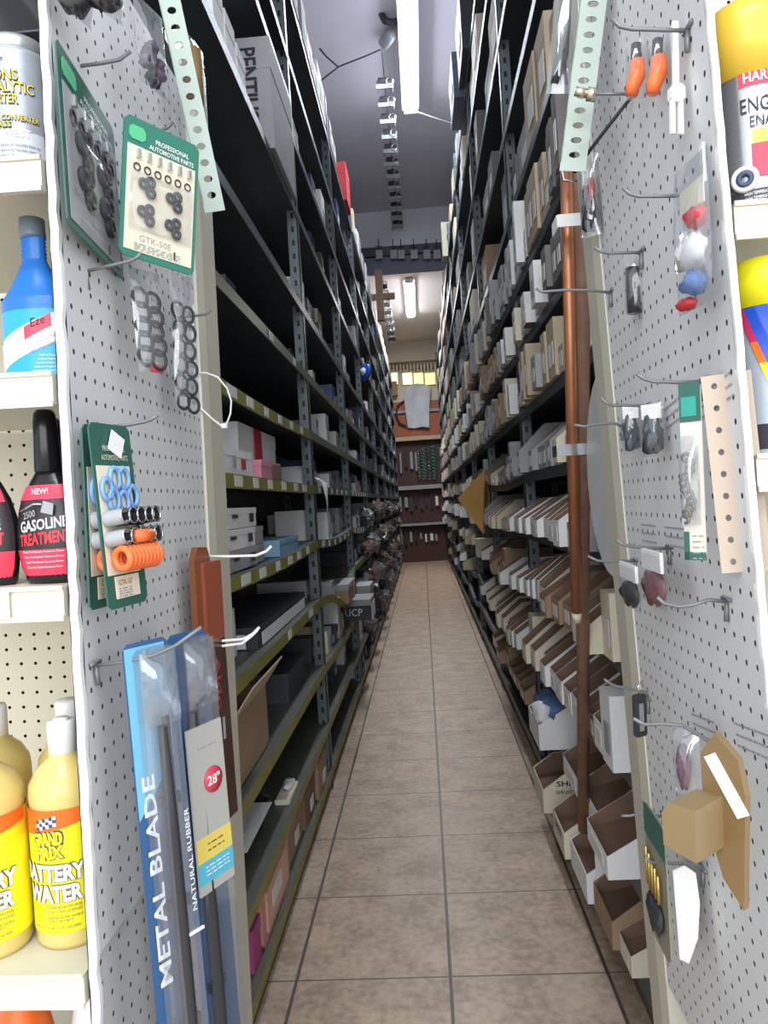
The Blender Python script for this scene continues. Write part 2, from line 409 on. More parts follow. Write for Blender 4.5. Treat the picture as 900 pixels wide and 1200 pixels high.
def proto(kind, mo):
    if (kind, mo) in PROTO: return PROTO[(kind, mo)]
    if kind == 'bin':
        me = bin_mesh(1, 1, 1, .45, .42, mo, brown)
        # thin walls in a unit box are rebuilt per object scale: walls stay thin enough at every size
        o = me.build('parts_box')
        MB().box((-.006, .2, .1), (-.001, .8, .34), paper).build('box_label', o)
    else:
        o = carton_mesh(1, 1, 1, mo).build('carton')
        MB().box((-.012, .12, .2), (-.006, .62, .6), paper if mo is not white else greyc).build('box_label', o)
    PROTO[(kind, mo)] = o; return o
USEDP = set()
def put(kind, mo, side, x, y, z, D, W, H, label, group, cat, rz=0):
    key = (kind, mo); first = key not in USEDP
    p = proto(kind, mo)
    o = p if first else copy_tree(p)
    USEDP.add(key)
    if side == 'L':   # turned to face the aisle from the left
        o.rotation_euler = (0, 0, math.pi+rz); o.location = (x, y+W, z)
    else:
        o.rotation_euler = (0, 0, rz); o.location = (x, y, z)
    o.scale = (D, W, H)
    return tag(o, label, cat, group)
def nexty(rng): return rng
# right rack
cands = []; rr = random.Random(21)
for b_ in range(8):
    for k, z in enumerate(ZR):
        y = YS[b_]+.06 if b_ else 1.93
        zn = ZR[k+1] if k+1 < len(ZR) else z+.34
        free = zn-z-.06; low = k < 6
        i = 0; run = 0; colr = white
        hh = free*rr.uniform(.6, .85)
        while True:
            if run <= 0:
                run = rr.randint(2, 6)
                colr = rr.choices([white, creamc, kraft, kraftl, greyc, dusty], [5, 4, 1, 1, 1, 0] if k < 5 else ([3, 5, 1, 3, 3, 1] if k < 9 else [0, 1, 1, 2, 3, 8]))[0]
                wb = rr.uniform(.055, .10) if 5 <= k <= 8 else rr.uniform(.08, .14)
                if k == 1: wb = rr.uniform(.17, .27)
                if k > 8: wb = rr.uniform(.16, .42); run = rr.randint(1, 2)
                hh = free*rr.uniform(.55, .9) if k > 5 else free*rr.uniform(.62, .9)
                hh = min(hh, .26 if k < 9 else .36)
            run -= 1
            W = wb*rr.uniform(.9, 1.1)
            if y+W > YS[b_+1]-.04: break
            gap = rr.random() < (.05 if k < 9 else .16) or (k in (0,) and b_ > 1 and rr.random() < .5) or (k in (1, 2) and b_ > 2 and rr.random() < .6)
            if b_ >= 2 and k < 5: gap = gap or rr.random() < (.93, .93, .85, .75, .5)[k]
            if k == 0 and (y > 2.0): gap = True
            if k >= 9: gap = gap or rr.random() < .3
            if any(kk == k and y+W > ya and y < yb for kk, ya, yb in ((13, 4.9, 6.3), (13, 9.1, 9.5), (1, 2.9, 3.25))): gap = True
            if not gap:
                out = -rr.uniform(.0, .05) if k > 4 else -rr.uniform(.03, .09)
                if k >= 9: out = rr.uniform(-.01, .03)
                if k == 0: out = -.03
                D = rr.uniform(.28, .36)
                kind = 'bin' if k < 6 and rr.random() < .92 else ('bin' if k < 9 and rr.random() < .35 else 'carton')
                zz = min(zat('R', b_, k, y), zat('R', b_, k, y+W))
                i += 1
                cands.append((b_, k, i, y, W, RX+out, D, hh*rr.uniform(.93, 1.05), zz, kind, colr))
                y += W+rr.uniform(.002, .012)
            else: y += W*rr.uniform(.7, 1.5); run = 0
cands.sort(key=lambda c: c[3])
sel = cands[:300]; rest = cands[300:]
for (b_, k, i, y, W, X, D, H, zz, kind, mo) in sel:
    nm = 'sloped parts box' if kind == 'bin' else 'closed carton'
    put(kind, mo, 'R', X, y, zz+.001, D, W, H, f'{CNAME[mo]} {nm}, right shelving {ORD[b_+1]} bay, {ORD[k+1]} shelf up, {ORD[i]} from camera',
        'parts boxes on the right shelving', 'box')
m = MB()
for (b_, k, i, y, W, X, D, H, zz, kind, mo) in rest:
    T = Matrix.Translation((X, y, zz+.001))
    if kind == 'bin':
        hf = H*.45; ds = D*.42
        m.prism([(0, 0), (D, 0), (D, H), (ds, H), (0, hf)], 0, W, mo, T)
        m.add([(-.0, .008, hf+.002), (ds, .008, H+.002), (ds, W-.008, H+.002), (-.0, W-.008, hf+.002)], [(0, 1, 2, 3)], brown, False, T)
    else: m.box((0, 0, 0), (D, W, H), mo, T)
tag(m.build('parts_boxes'), 'dense far rows of small pale parts boxes receding along the right shelving', 'boxes', kind='stuff')
# left rack
cands = []; rr = random.Random(5)
for b_ in range(8):
    for k, z in enumerate(ZL):
        zn = ZL[k+1] if k+1 < len(ZL) else z+.45
        free = zn-z-.06; y = YS[b_]+.07 if b_ else 2.1; i = 0
        dens = .5 if k >= 6 else .62
        if k == 12: dens = .95
        if b_ == 0: dens = 0 if k < 12 else .9
        if b_ == 1 and k in (0, 1): dens = .05
        if b_ == 1 and k == 3: dens = .3
        if b_ >= 2: dens += .25
        if b_ == 0 and k in (7, 8): dens = .14
        while True:
            W = rr.uniform(.06, .2) if k < 12 else rr.uniform(.12, .3)
            if y+W > YS[b_+1]-.04: break
            if rr.random() < dens and not any(kk == k and y+W > ya and y < yb for kk, ya, yb in ((12, 6.1, 6.95), (2, 4.9, 5.9), (3, 4.5, 5.1), (9, 2.2, 3.6))):
                pal = [(white, 3), (greyc, 5), (darkc, 5), (navy, 4), (kraftl, 2), (bluec, 1)]
                if k == 12: pal = [(white, 5), (pinkc, 1), (greyc, 2), (kraftl, 1)]
                if b_ < 3 and k in (4, 5): pal = [(white, 3), (greyc, 3), (navy, 3), (bluec, 1)]
                mo = rr.choices([p[0] for p in pal], [p[1] for p in pal])[0]
                H = min(free*rr.uniform(.35, .9), W*rr.uniform(.7, 2.2)) if k < 12 else rr.uniform(.12, .3)
                D = rr.uniform(.15, .36); i += 1
                zz = min(zat('L', b_, k, y), zat('L', b_, k, y+W))
                cands.append((b_, k, i, y, W, LX-.012-(rr.uniform(0, .09) if k < 12 else -.02), D, H, zz, mo))
                y += W+rr.uniform(.003, .02)
            else: y += W
cands.sort(key=lambda c: c[3]); sel = cands[:230]; rest = cands[230:]
for (b_, k, i, y, W, X, D, H, zz, mo) in sel:
    put('carton', mo, 'L', X, y, zz+.001, D, W, H, f'{CNAME[mo]} closed carton, left shelving {ORD[b_+1]} bay, {ORD[k+1]} shelf up, {ORD[i]} from camera',
        'cartons on the left shelving', 'box')
m = MB()
for (b_, k, i, y, W, X, D, H, zz, mo) in rest: m.box((X-D, y, zz+.001), (X, y+W, zz+H), mo)
tag(m.build('cartons'), 'far rows of assorted dark and pale cartons receding along the left shelving', 'boxes', kind='stuff')
# ================================================================== SPECIAL THINGS ON THE LEFT SHELVING
def lcarton(name, x, y, z, D, W, H, mo, label, group=None, lid=None, cat='box'):
    """carton whose aisle face is at x and whose near end is at y"""
    o = carton_mesh(D, W, H, mo, lid=lid).build(name); o.rotation_euler = (0, 0, math.pi); o.location = (x, y+W, z+.001)
    return tag(o, label, cat, group)
# local frame of an lcarton: the near end is at local y=W facing +y, the aisle face is at x=0 facing -x
def txt_face(o, s, W, H, D, m, face, x, z, wd, h, **kw):
    """letters on the near end (face 'near') or the aisle face ('aisle') of a left-hand carton; written in a child turned to that face"""
    t = text(s, x, z, wd, h, m, o, y=-.0035, **kw)
    if face == 'near': t.rotation_euler = (0, 0, math.pi); t.location = (D, W, 0)
    else: t.rotation_euler = (0, 0, -math.pi/2); t.location = (0, W, 0)
    return t
z5, z4, z3, z2, z1, z0_ = ZL[5], ZL[4], ZL[3], ZL[2], ZL[1], ZL[0]
o = lcarton('carton', -.545, 2.02, z5, .20, .34, .075, white, 'white carton with small red and grey print beside the tall red-banded box')
MB().box((-.005, .10, .02), (-.003, .15, .05), redc).build('box_print', o); MB().box((-.005, .22, .02), (-.003, .25, .055), greyc).build('box_print', o)
o = lcarton('carton', -.60, 2.42, z5, .30, .62, .19, white, 'large white carton with a broad red band standing behind the small pink box', lid=white)
MB().box((-.006, .28, 0), (-.003, .40, .19), redc).build('red_band', o); MB().box((.05, .621, 0), (.14, .624, .19), redc).build('red_band', o)
o = lcarton('carton', -.55, 2.52, z5, .14, .34, .065, pinkc, 'small pink and brown carton on the left shelf in front of the tall white one')
MB().box((-.005, 0, .005), (-.003, .16, .06), brown).build('brown_end', o)
for i, (dz, yy) in enumerate(((0, 2.02), (.062, 2.0), (.124, 2.03))):
    o = lcarton('carton', -.55, yy, z4-.012+dz, .25, .36, .058, greyc if i == 0 else white,
                f'pale printed long carton, {["bottom", "middle", "top"][i]} of three stacked below the red-banded box', 'stack of three long cartons')
    MB().box((-.005, .05, .015), (-.003, .10, .042), darkc).build('box_print', o); MB().box((-.005, .25, .03), (-.003, .31, .04), darkc).build('box_print', o)
for i in range(2):
    lcarton('carton', -.57, 2.40+.01*i, z4-.015+.062*i, .22, .16, .058, greyc, f'short grey carton, {["lower", "upper"][i]} of the pair behind the stack of long pale cartons', 'pair of short grey cartons')
lcarton('carton', -.55, 2.75, z4-.018, .2, .42, .06, mat('light_blue_card', (.25, .45, .62), .5), 'light blue long carton lying on the yellow-edged shelf left of the near post')
o = lcarton('carton', -.56, 2.35, z3, .38, .95, .07, darkc, 'flat black carton with a white side and red print on the left shelf', lid=darkc)
MB().box((-.005, .03, .005), (-.003, .90, .048), white).build('white_side', o); MB().box((.10, .953, .018), (.20, .9545, .038), redc).build('red_print', o)
MB().box((.04, .951, .004), (.36, .953, .05), white).build('white_side', o)
# two loose bundles of striped sachets on the same shelf
m = MB()
for i in range(14): m.box((-.62-.012*i, 2.0+.004*i, z3+.075*0), (-.612-.012*i, 2.28, z3+.15-.004*i), (white, orange, darkc)[i % 3])
tag(m.build('sachet_bundle'), 'bundle of thin striped packets standing at the near end of the left shelf', 'packets')
# kraft carton with open flaps, bent shelf
o = empty('open_carton', (-.56, 2.0, z2+.001)); tag(o, 'open brown cardboard carton with a raised flap on the left shelf behind white wire hook', 'box')
m = MB(); m.box((-.3, 0, 0), (0, .004, .2), kraft); m.box((-.3, .42, 0), (0, .424, .2), kraft); m.box((-.004, 0, 0), (0, .424, .2), kraft); m.box((-.3, 0, 0), (-.296, .424, .2), kraft); m.box((-.3, 0, 0), (0, .424, .004), kraft)
m.build('carton_body', o)
MB().box((-.004, 0, 0), (0, .42, .11), kraftl, Matrix.Translation((0, 0, .2)) @ Matrix.Rotation(math.radians(35), 4, 'Y')).build('flap', o)
o = lcarton('carton', -.58, 2.9, z2, .3, .42, .12, darkc, 'black wedge shaped carton under the bent shelf by the near left post')
m = MB(); m.box((-.80, 2.02, z1+.116), (-.55, 2.36, z1+.119), white)
tag(m.build('paper_sheet'), 'loose white sheet of card lying over black bags on the low left shelf', 'paper')
m = MB(); m.blob((-.70, 2.28, z1+.062), .12, .20, .05, black, 3, amp=.15); m.blob((-.72, 2.56, z1+.05), .12, .14, .043, black, 8, amp=.15)
tag(m.build('black_bag'), 'crumpled black plastic bag of parts on the low left shelf under white card', 'bag')
m = MB(); m.box((-.60, 2.62, z1+.001), (-.545, 2.80, z1+.02), creamc, bev=.003); m.blob((-.57, 2.74, z1+.032), .02, .05, .014, white, 3)
tag(m.build('parts_tray'), 'small cream packet with a crumpled white end near the low left shelf edge', 'packet')
# low tray and cartons on the lowest shelves
o = empty('plastic_tray', (-.545, 2.12, z0_+.001)); tag(o, 'salmon pink plastic tray lid leaning on edge at the bottom of the left shelving', 'tray')
m = MB(); salm = mat('salmon_plastic', (.55, .27, .20), .4)
prof = [(.02, 0), (.40, 0), (.42, .02), (.42, .15), (.39, .18), (.03, .18), (0, .15), (0, .02)]
m.prism(prof, 0, .02, salm, Matrix.Rotation(math.radians(90), 4, 'Z')); m.build('tray_body', o)
m = MB(); m.prism([(.05, .03), (.37, .03), (.37, .15), (.05, .15)], -.006, .0, mat('salmon_light', (.66, .38, .30), .4), Matrix.Rotation(math.radians(90), 4, 'Z')); m.build('raised_panel', o)
MB().box((.0062, .12, .07), (.008, .26, .12), paper).build('tray_label', o)
lcarton('carton', -.60, 2.10, z0_, .25, .4, .12, brown, 'dark brown carton lying behind the pink tray on the lowest left shelf')
lcarton('carton', -.55, 2.02, z0_, .03, .09, .12, mat('magenta_card', (.42, .07, .22), .6), 'narrow magenta carton at the near end of the lowest left shelf')
for i in range(3):
    o = lcarton('carton', -.56+.012*i, 2.62+.30*i, z0_, .26, .27, .12+.02*i, (kraft, brown, kraft)[i], f'worn open brown carton, {ORD[i+1]} beyond the pink tray on the lowest left shelf', 'worn brown cartons low on the left')
    MB().box((-.006, .08, .03), (-.003, .16, .08), paper).build('box_label', o)
lcarton('carton', -.60, 2.7, z0_+.165, .26, .5, .03, darkc, 'flat black carton lying across the worn brown cartons on the left')
# black carton jutting out of the second bay
o = lcarton('carton', -.40, 5.05, z2-.02+.001, .42, .34, .14, darkc, 'black carton with white letters jutting into the aisle from the left shelving', lid=greyc)
txt_face(o, 'UCP', .34, .14, .42, white, 'near', .24, .03, .12, .05); MB().box((-.006, .0, 0), (-.003, .34, .10), white).build('white_end', o)
lcarton('carton', -.43, 5.45, z2-.02, .4, .34, .19, greyc, 'crushed grey carton jutting out behind the black lettered carton')
o = lcarton('carton', -.50, 4.6, .78, .30, .44, .12, kraft, 'brown carton with a pink strip on the bent left shelf', lid=greyc); MB().box((-.006, .06, .0), (-.003, .13, .12), pinkc).build('pink_strip', o)
# PENTIUS carton high on the left
o = lcarton('carton', -.51, 2.98, ZL[9], .40, .50, .45, greyc, 'tall grey carton with vertical black letters high on the left shelving')
t = text('PENTIUS', 0, 0, .29, .075, ink, o, y=0, bold=.02)
t.matrix_local = Matrix.Translation((.13, .5045, .41)) @ Matrix.Rotation(math.pi, 4, 'Z') @ Matrix.Rotation(math.radians(90), 4, 'Y')
for i, y in enumerate((2.25, 2.4, 2.55)):
    lcarton('carton', -.55, y, ZL[9], .2, .12, .20-.02*i, white, f'white file carton, {ORD[i+1]} from camera beside the tall lettered grey carton', 'white file cartons high on the left')
# things along the rack top
o = lcarton('carton', -.50, 6.5, ZL[12], .3, .36, .33, redc, 'dark red carton standing tallest on top of the left shelving')
# blue round part and draped paper
o = MB().lathe([(.0, -.02), (.075, -.02), (.085, -.012), (.085, .012), (.075, .02), (0, .02)], mat('blue_plastic', (.03, .08, .45), .35), 24).build('blue_disc')
o.rotation_euler = (math.radians(80), 0, math.radians(-40)); o.location = atX(427, 436, LX+.03); tag(o, 'round blue plastic hub cap hanging at the left shelf edge', 'disc')
MB().lathe([(.0, .021), (.04, .021), (.04, .025), (0, .025)], whitep, 20).build('hub', o)
def sheet(name, label, cat, pts, m1, th=.002):
    """thin draped sheet through rows of points"""
    m = MB(); n = len(pts[0]); vs = [Vector(p) for row in pts for p in row]
    off = Vector((th, -th, 0)); k = len(vs); vs = vs+[v+off for v in vs]; fs = []
    for i in range(len(pts)-1):
        for j in range(n-1):
            a = (i*n+j, i*n+j+1, (i+1)*n+j+1, (i+1)*n+j); fs.append(a); fs.append(tuple(k+q for q in reversed(a)))
    m.add(vs, fs, m1, True); return tag(m.build(name), label, cat)
sheet('paper_sheet', 'creased white paper draped over the left shelf edge beyond the near post', 'paper',
      [[(-.56, 3.75, 1.56), (-.56, 3.98, 1.56)], [(-.515, 3.78, 1.53), (-.515, 3.98, 1.53)], [(-.50, 3.80, 1.43), (-.51, 3.94, 1.42)], [(-.505, 3.84, 1.36), (-.515, 3.92, 1.34)]], white)
# wrapped plastic packets spilling from the far left shelves
rr = random.Random(3); bagm = [mat('grey_bag', (.22, .215, .21), .25, var=.4, scale=25), mat('dark_bag', (.05, .05, .055), .25, var=.4, scale=25), mat('tan_bag', (.20, .14, .11), .3, var=.4, scale=25)]
bags = []
for i in range(56):
    y = 6.2+i*.155; z = (ZL[1], ZL[2], ZL[3], ZL[4])[i % 4]; k = (1, 2, 3, 4)[i % 4]
    bb = min(7, max(q for q in range(9) if YS[q] <= y)); z = zat('L', bb, k, y)
    rx, ry, rz = rr.uniform(.05, .09), rr.uniform(.07, .13), rr.uniform(.05, .09)
    m = MB(); m.blob((0, 0, 0), rx, ry, rz, bagm[i*7 % 3], i, amp=.5, n=9); m.sm = [False]*len(m.sm)
    o = m.build('wrapped_packet'); o.location = (LX+.02, y, z+rz*1.05)
    tag(o, f'{["crumpled grey", "shiny black", "crumpled tan"][i*7 % 3]} wrapped packet, {ORD[i//4+1]} from camera bulging over the left {ORD[k+1]} shelf', 'packet', 'wrapped packets bulging from the left shelves')
# ================================================================== SPECIAL THINGS ON THE RIGHT SHELVING
# kraft leaf-shaped envelope sticking into the aisle
o = empty('kraft_envelope'); p = [atY(*q) for q in ((570, 545, 5.2), (563, 612, 5.1), (537, 585, 5.0))]
m = MB(); kr = mat('kraft_envelope', (.80, .45, .15), .6, var=.15)
a_, b__, c_ = [Vector(q) for q in (atY(568, 550, 5.3), atY(536, 584, 5.05), atY(566, 625, 5.15))]; e_ = atY(573, 585, 5.4)
n_ = Vector((.01, .012, 0))
m.add([a_, b__, c_, e_, a_+n_, b__+n_, c_+n_, e_+n_], [(0, 1, 2, 3), (7, 6, 5, 4), (0, 4, 5, 1), (1, 5, 6, 2), (2, 6, 7, 3), (3, 7, 4, 0)], kr); bpy.data.objects.remove(o)
tag(m.build('kraft_envelope'), 'folded orange-brown kraft envelope sticking out into the aisle from the right shelving', 'envelope')
def rbin(x, y, z, D, W, H, mo, label, group=None, hf=.5, ds=.45):
    return tag(bin_mesh(D, W, H, H*hf, D*ds, mo, brown).build('parts_box', loc=(x, y, z+.001)), label, 'box', group)
def near_txt(o, s, x, z, wd, h, m=ink): return text(s, x, z, wd, h, m, o, y=-.0015, bold=.01)
# big protruding dark cartons near the top
for i, (px, py, Y, W, H, D) in enumerate(((545, 108, 5.0, .5, .40, .40), (532, 112, 5.6, .5, .34, .46))):
    P = atY(px, py, Y); o = carton_mesh(D, W, H, darkc if i == 0 else mat('slate_card', (.10, .12, .17), .6)).build('carton', loc=(P.x, Y, ZR[13]+.001))
    tag(o, f'{["black", "slate"][i]} carton jutting out on top of the right shelving, {["nearer", "farther"][i]} of the pair', 'box', 'dark cartons jutting from the right rack top')
    MB().box((-.006, .1, .1), (-.004, .3, .2), paper).build('box_label', o)
for i, (Y, k, W, H, D, X) in enumerate(((2.6, 9, .42, .30, .42, .43), (3.15, 9, .38, .26, .4, .45), (2.45, 10, .5, .34, .42, .42), (3.75, 10, .45, .3, .4, .44), (4.5, 10, .4, .3, .4, .43), (4.3, 9, .4, .28, .4, .44))):
    pass
o = carton_mesh(.25, .2, .42, creamc).build('carton', loc=(.44, 9.2, ZR[13]+.001)); tag(o, 'upright cream carton with dark mark on top of the far right shelving', 'box')
MB().box((.06, -.004, .2), (.14, -.002, .26), ink).build('box_print', o)
# ================================================================== PEGBOARD CABINETS IN FRONT
ROTL = Matrix(((0, -1, 0), (1, 0, 0), (0, 0, 1))).to_4x4()       # local x -> +Y, local y -> -X
ROTR = Matrix(((0, 1, 0), (-1, 0, 0), (0, 0, 1))).to_4x4()       # local x -> -Y, local y -> +X
PX = -.382; H25 = .0254
darkin = mat('hole_shade_dark', (.035, .035, .035), .8)  # near-black colour standing in for the shade seen through the pegboard holes
# left
root = empty('gondola_cabinet', (PX-.0145*1.4, .785, 0)); root.rotation_euler = (0, .0145, 0); tag(root, 'left shop display cabinet with a white pegboard side and cream front shelves', 'display cabinet')
inv = root.matrix_basis.inverted() if False else Matrix.Translation((-PX, -.785, 0))
def part(m, name, parent, T=None): 
    o = m.build(name, parent)
    o.matrix_local = T if T is not None else Matrix.Identity(4)
    return o
nz = 48
part(MB().perf(19, nz, H25, H25, .0028, .0035, .004, peg), 'upper_pegboard', root, Matrix.Translation((0, .008, .918)) @ ROTL)
part(MB().perf(19, 34, H25, H25, .0028, .0035, .004, peg), 'lower_pegboard', root, Matrix.Translation((-.006, .008, .05)) @ ROTL)
part(MB().box((-.0145, .008, .0), (-.0125, .49, 2.2), darkin), 'hole_shade_backing', root)  # dark sheet added close behind the board, as shade in its holes
m = MB(); rr = random.Random(2); zs = [i*.02 for i in range(int(2.2/.02)+1)]
vs = []; 
for z in zs: 
    j = rr.uniform(-.0015, .0015); vs += [(-.0095+j*.5, 0, z), (-.0005+j, 0, z), (-.0005+j, .008, z), (-.0095, .008, z)]
fs = [(4*i+q, 4*i+(q+1) % 4, 4*i+4+(q+1) % 4, 4*i+4+q) for i in range(len(zs)-1) for q in range(4)]
m.add(vs, fs, edgew); part(m, 'edge_strip', root)
part(MB().box((-.03, .49, 0), (.004, .535, 2.25), cream), 'rear_post', root)
part(MB().box((-.04, .535, 0), (-.002, .64, 2.25), beige), 'rear_channel', root)
# shelves on the camera side, with lips
LZ = [1.80, 1.565, 1.33, .90, .60]
def front_shelf(root, x0, x1, z, back=.44):
    m = MB(); m.box((x0, .012, z-.006), (x1, back, z-.0005), cream)
    m.prism([(0, 0)]*0 or [(x0, z-.034), (x1, z-.034), (x1, z), (x0, z)], .0, .012, cream)
    m.box((x0, -.003, z-.037), (x1, .0, z-.031), cream); m.box((x0, -.003, z-.003), (x1, .0, z+.002), cream)
    return part(m, 'front_shelf', root)
for z in LZ: front_shelf(root, -.42, -.016, z)
part(MB().perf(16, 82, H25, H25, .003, .003, .004, pegback), 'back_pegboard', root, Matrix.Translation((-.42, .46, .1)))
part(MB().box((-.42, .475, 0), (-.02, .48, 2.2), darkin), 'back_panel', root)
# price ticket on the third shelf lip
part(MB().box((-.11, -.006, 1.298), (-.075, -.004, 1.328), whitep), 'price_ticket', root)
# right
def boardX(z): return .3265-.032*(z-1.4)
root2 = empty('gondola_cabinet', (0, 0, 0)); tag(root2, 'right shop display cabinet with a white pegboard side and cream front shelves', 'display cabinet')
ang = math.atan(.032); LEAN = Matrix.Translation((.3265, 0, 1.4)) @ Matrix.Rotation(-ang, 4, 'Y') @ Matrix.Translation((0, 0, -1.4))
part(MB().perf(18, 66, H25, H25, .0028, .0035, .004, peg), 'side_pegboard', root2, LEAN @ Matrix.Translation((0, 1.215, .585)) @ ROTR)
part(MB().box((.008, .762, .585), (.0095, 1.22, 2.25), darkin), 'hole_shade_backing', root2, LEAN)  # dark sheet added here too, giving the holes their shade
m = MB(); vs = []
for z in zs:
    j = rr.uniform(-.0012, .0012); vs += [(.0005+j, .754, z+.05), (.0075+j*.5, .754, z+.05), (.0075, .762, z+.05), (.0005+j, .762, z+.05)]
m.add(vs, fs, edgew); part(m, 'edge_strip', root2, LEAN)
part(MB().box((-.002, 1.215, 0), (.03, 1.262, 2.25), cream), 'rear_post', root2, LEAN)
part(MB().box((.004, 1.262, 0), (.05, 1.345, 2.25), beige), 'rear_channel', root2, LEAN)
part(MB().box((.03, .9, .02), (.05, 1.262, .6), blackm), 'kick_panel', root2, LEAN)
for z in (1.68, 1.425, 1.15, .85):
    x0 = boardX(z)+.014
    m = MB(); m.box((x0, .775, z-.006), (x0+.42, 1.2, z-.0005), cream)
    m.box((x0, .763, z-.034), (x0+.42, .775, z), cream); m.box((x0, .760, z-.037), (x0+.42, .763, z-.031), cream); m.box((x0, .760, z-.003), (x0+.42, .763, z+.002), cream)
    part(m, 'front_shelf', root2)
part(MB().perf(15, 82, H25, H25, .003, .003, .004, pegback), 'back_pegboard', root2, Matrix.Translation((.40, 1.22, .1)))
part(MB().box((.42, 1.235, 0), (.80, 1.24, 2.2), darkin), 'back_panel', root2)
part(MB().box((.360, .757, 1.398), (.39, .7595, 1.42), whitep), 'price_ticket', root2)
# ------------------------------------------------------------------ hooks
def wirehook(label, pts, r=.0022, m=wire, plate=True, name='peg_hook', side='L'):
    o = MB().tube(pts, r, m, 8)
    if plate:
        b0 = Vector(pts[0]); s = 1 if side == 'L' else -1
        o.tube([b0+Vector((0, 0, .0)), b0+Vector((s*.002, 0, -.022))], r*1.4, m, 6); o.tube([b0+Vector((0, -.012, .003)), b0+Vector((0, .012, .003))], r*1.2, m, 6)
    return tag(o.build(name), label, 'hook', f'{"left" if side == "L" else "right"} pegboard hooks')
def lhook(bpx, tips, label, **k):
    b0 = atX(bpx[0], bpx[1], PX+.001); pts = [b0]+[atY(x, y, b0.y) for x, y in tips]
    return wirehook(label, pts, side='L', **k)
def rhook(bpx, tips, label, **k):
    b0 = atX(bpx[0], bpx[1], .3265)
    b0 = atX(bpx[0], bpx[1], boardX(b0.z)-.001); pts = [b0]+[atY(x, y, b0.y) for x, y in tips]
    return wirehook(label, pts, side='R', **k)
lhook((88, 78), [(120, 74), (140, 70), (153, 60)], 'grey wire hook above the dark green card at the top left')
lhook((168, 160), [(185, 154), (196, 150), (203, 143)], 'short grey wire hook through the top of the green carded parts')
lhook((100, 318), [(130, 311), (152, 306), (160, 302), (166, 296)], 'grey wire hook with a tee plate below the green cards')
lhook((108, 502), [(150, 498), (170, 494), (178, 491), (185, 487)], 'grey wire hook carrying the two orange spring cards')
lhook((205, 74), [(222, 79), (234, 81), (240, 79)], 'grey wire hook near the hanging perforated steel strip')
lhook((212, 372), [(230, 370), (242, 368), (248, 363)], 'small wire hook on the cream post beside the linked rings')
lhook((225, 652), [(270, 652), (300, 651), (312, 646), (318, 640)], 'long white wire hook above the amber plastic case', m=whitep, plate=False)
lhook((112, 780), [(150, 775), (180, 768), (205, 757), (236, 735)], 'long bent wire hook holding the wiper blade packs')
lhook((228, 752), [(260, 751), (285, 749), (296, 743), (304, 735)], 'white double wire hook at the back, upper prong', m=whitep, plate=False)
lhook((228, 756), [(262, 757), (284, 754), (294, 746), (302, 738)], 'white double wire hook at the back, lower prong', m=whitep, plate=False)
rhook((806, 36), [(775, 35), (740, 34), (726, 31), (717, 22)], 'grey wire hook at the top of the right board carrying the orange handled tools')
rhook((806, 229), [(775, 230), (748, 230), (738, 227), (730, 220)], 'grey wire hook in front of the sealed bag with blue part')
rhook((752, 296), [(735, 296), (715, 297), (705, 295), (696, 290)], 'thin wire hook above the dark capsule parts')
rhook((716, 343), [(690, 340), (660, 340), (635, 342), (628, 338)], 'long wire hook crossing in front of the two pipes')
rhook((826, 447), [(795, 448), (765, 447), (755, 444), (746, 438)], 'grey wire hook carrying the tall carded chain')
rhook((760, 476), [(740, 475), (718, 475), (710, 472), (704, 466)], 'grey wire hook above the pair of small black part bags')
rhook((730, 500), [(720, 496), (700, 497), (685, 500), (673, 498)], 'grey wire hook ending behind the small black part bags')
rhook((785, 643), [(765, 642), (745, 641), (732, 639), (722, 633)], 'grey wire hook holding the small bag of maroon parts')
rhook((745, 658), [(730, 657), (712, 658), (700, 657), (689, 652)], 'grey wire hook holding the tiny bag of black parts')
rhook((852, 705), [(830, 703), (812, 709), (795, 711), (778, 707), (770, 700)], 'empty grey wire hook with wavy arm and tee plate')
rhook((760, 820), [(757, 811), (740, 808), (722, 804), (715, 801), (708, 796)], 'grey wire hook holding the small black clip tool')
rhook((852, 882), [(830, 868), (800, 850), (775, 848), (755, 849), (742, 842)], 'grey wire hook through the amber moulded package')
rhook((778, 957), [(765, 955), (748, 954), (738, 956), (728, 956)], 'grey wire hook through the dark carded parts low on the board')
rhook((824, 1020), [(818, 1013), (800, 1012), (775, 1011), (762, 1010), (756, 1003)], 'dark wire hook through the white paper disc')
# ------------------------------------------------------------------ hanging goods
def hang(TL, TR, BL, XL, XR):
    """frame of a hanging card: its top-left, top-right and bottom-left corner in the photo, at distance XL from the aisle's middle; the top edge is level"""
    if XL > .2: XL -= .018; XR -= .018                            # clear of the leaning right board
    a = atX(TL[0], TL[1], XL); c = atY(BL[0], BL[1], a.y)
    if abs(TR[1]-590) > 95:
        r = ray(*TR); b = Vector((0, 0, EYE))+r*((a.z-EYE)/r.z)
    else: b = atX(TR[0], TR[1], XR)
    z = (a-c); h_ = z.length; z.normalize(); x = (b-a); x = x-x.dot(z)*z; w_ = x.length; x.normalize(); y = z.cross(x)
    M = Matrix((x, y, z)).transposed().to_4x4(); M.translation = a
    return M, w_, h_
def rrect(x0, x1, z0, z1, c): return [(x0+c, z0), (x1-c, z0), (x1, z0+c), (x1, z1-c), (x1-c, z1), (x0+c, z1), (x0, z1-c), (x0, z0+c)]
def card(name, label, TL, TR, BL, XL, XR, m1, cat='card', c=.006, th=.002, group=None):
    M, w_, h_ = hang(TL, TR, BL, XL, XR)
    o = MB().prism(rrect(0, w_, -h_, 0, c), 0, th, m1).build(name); o.matrix_world = M
    return tag(o, label, cat, group), w_, h_
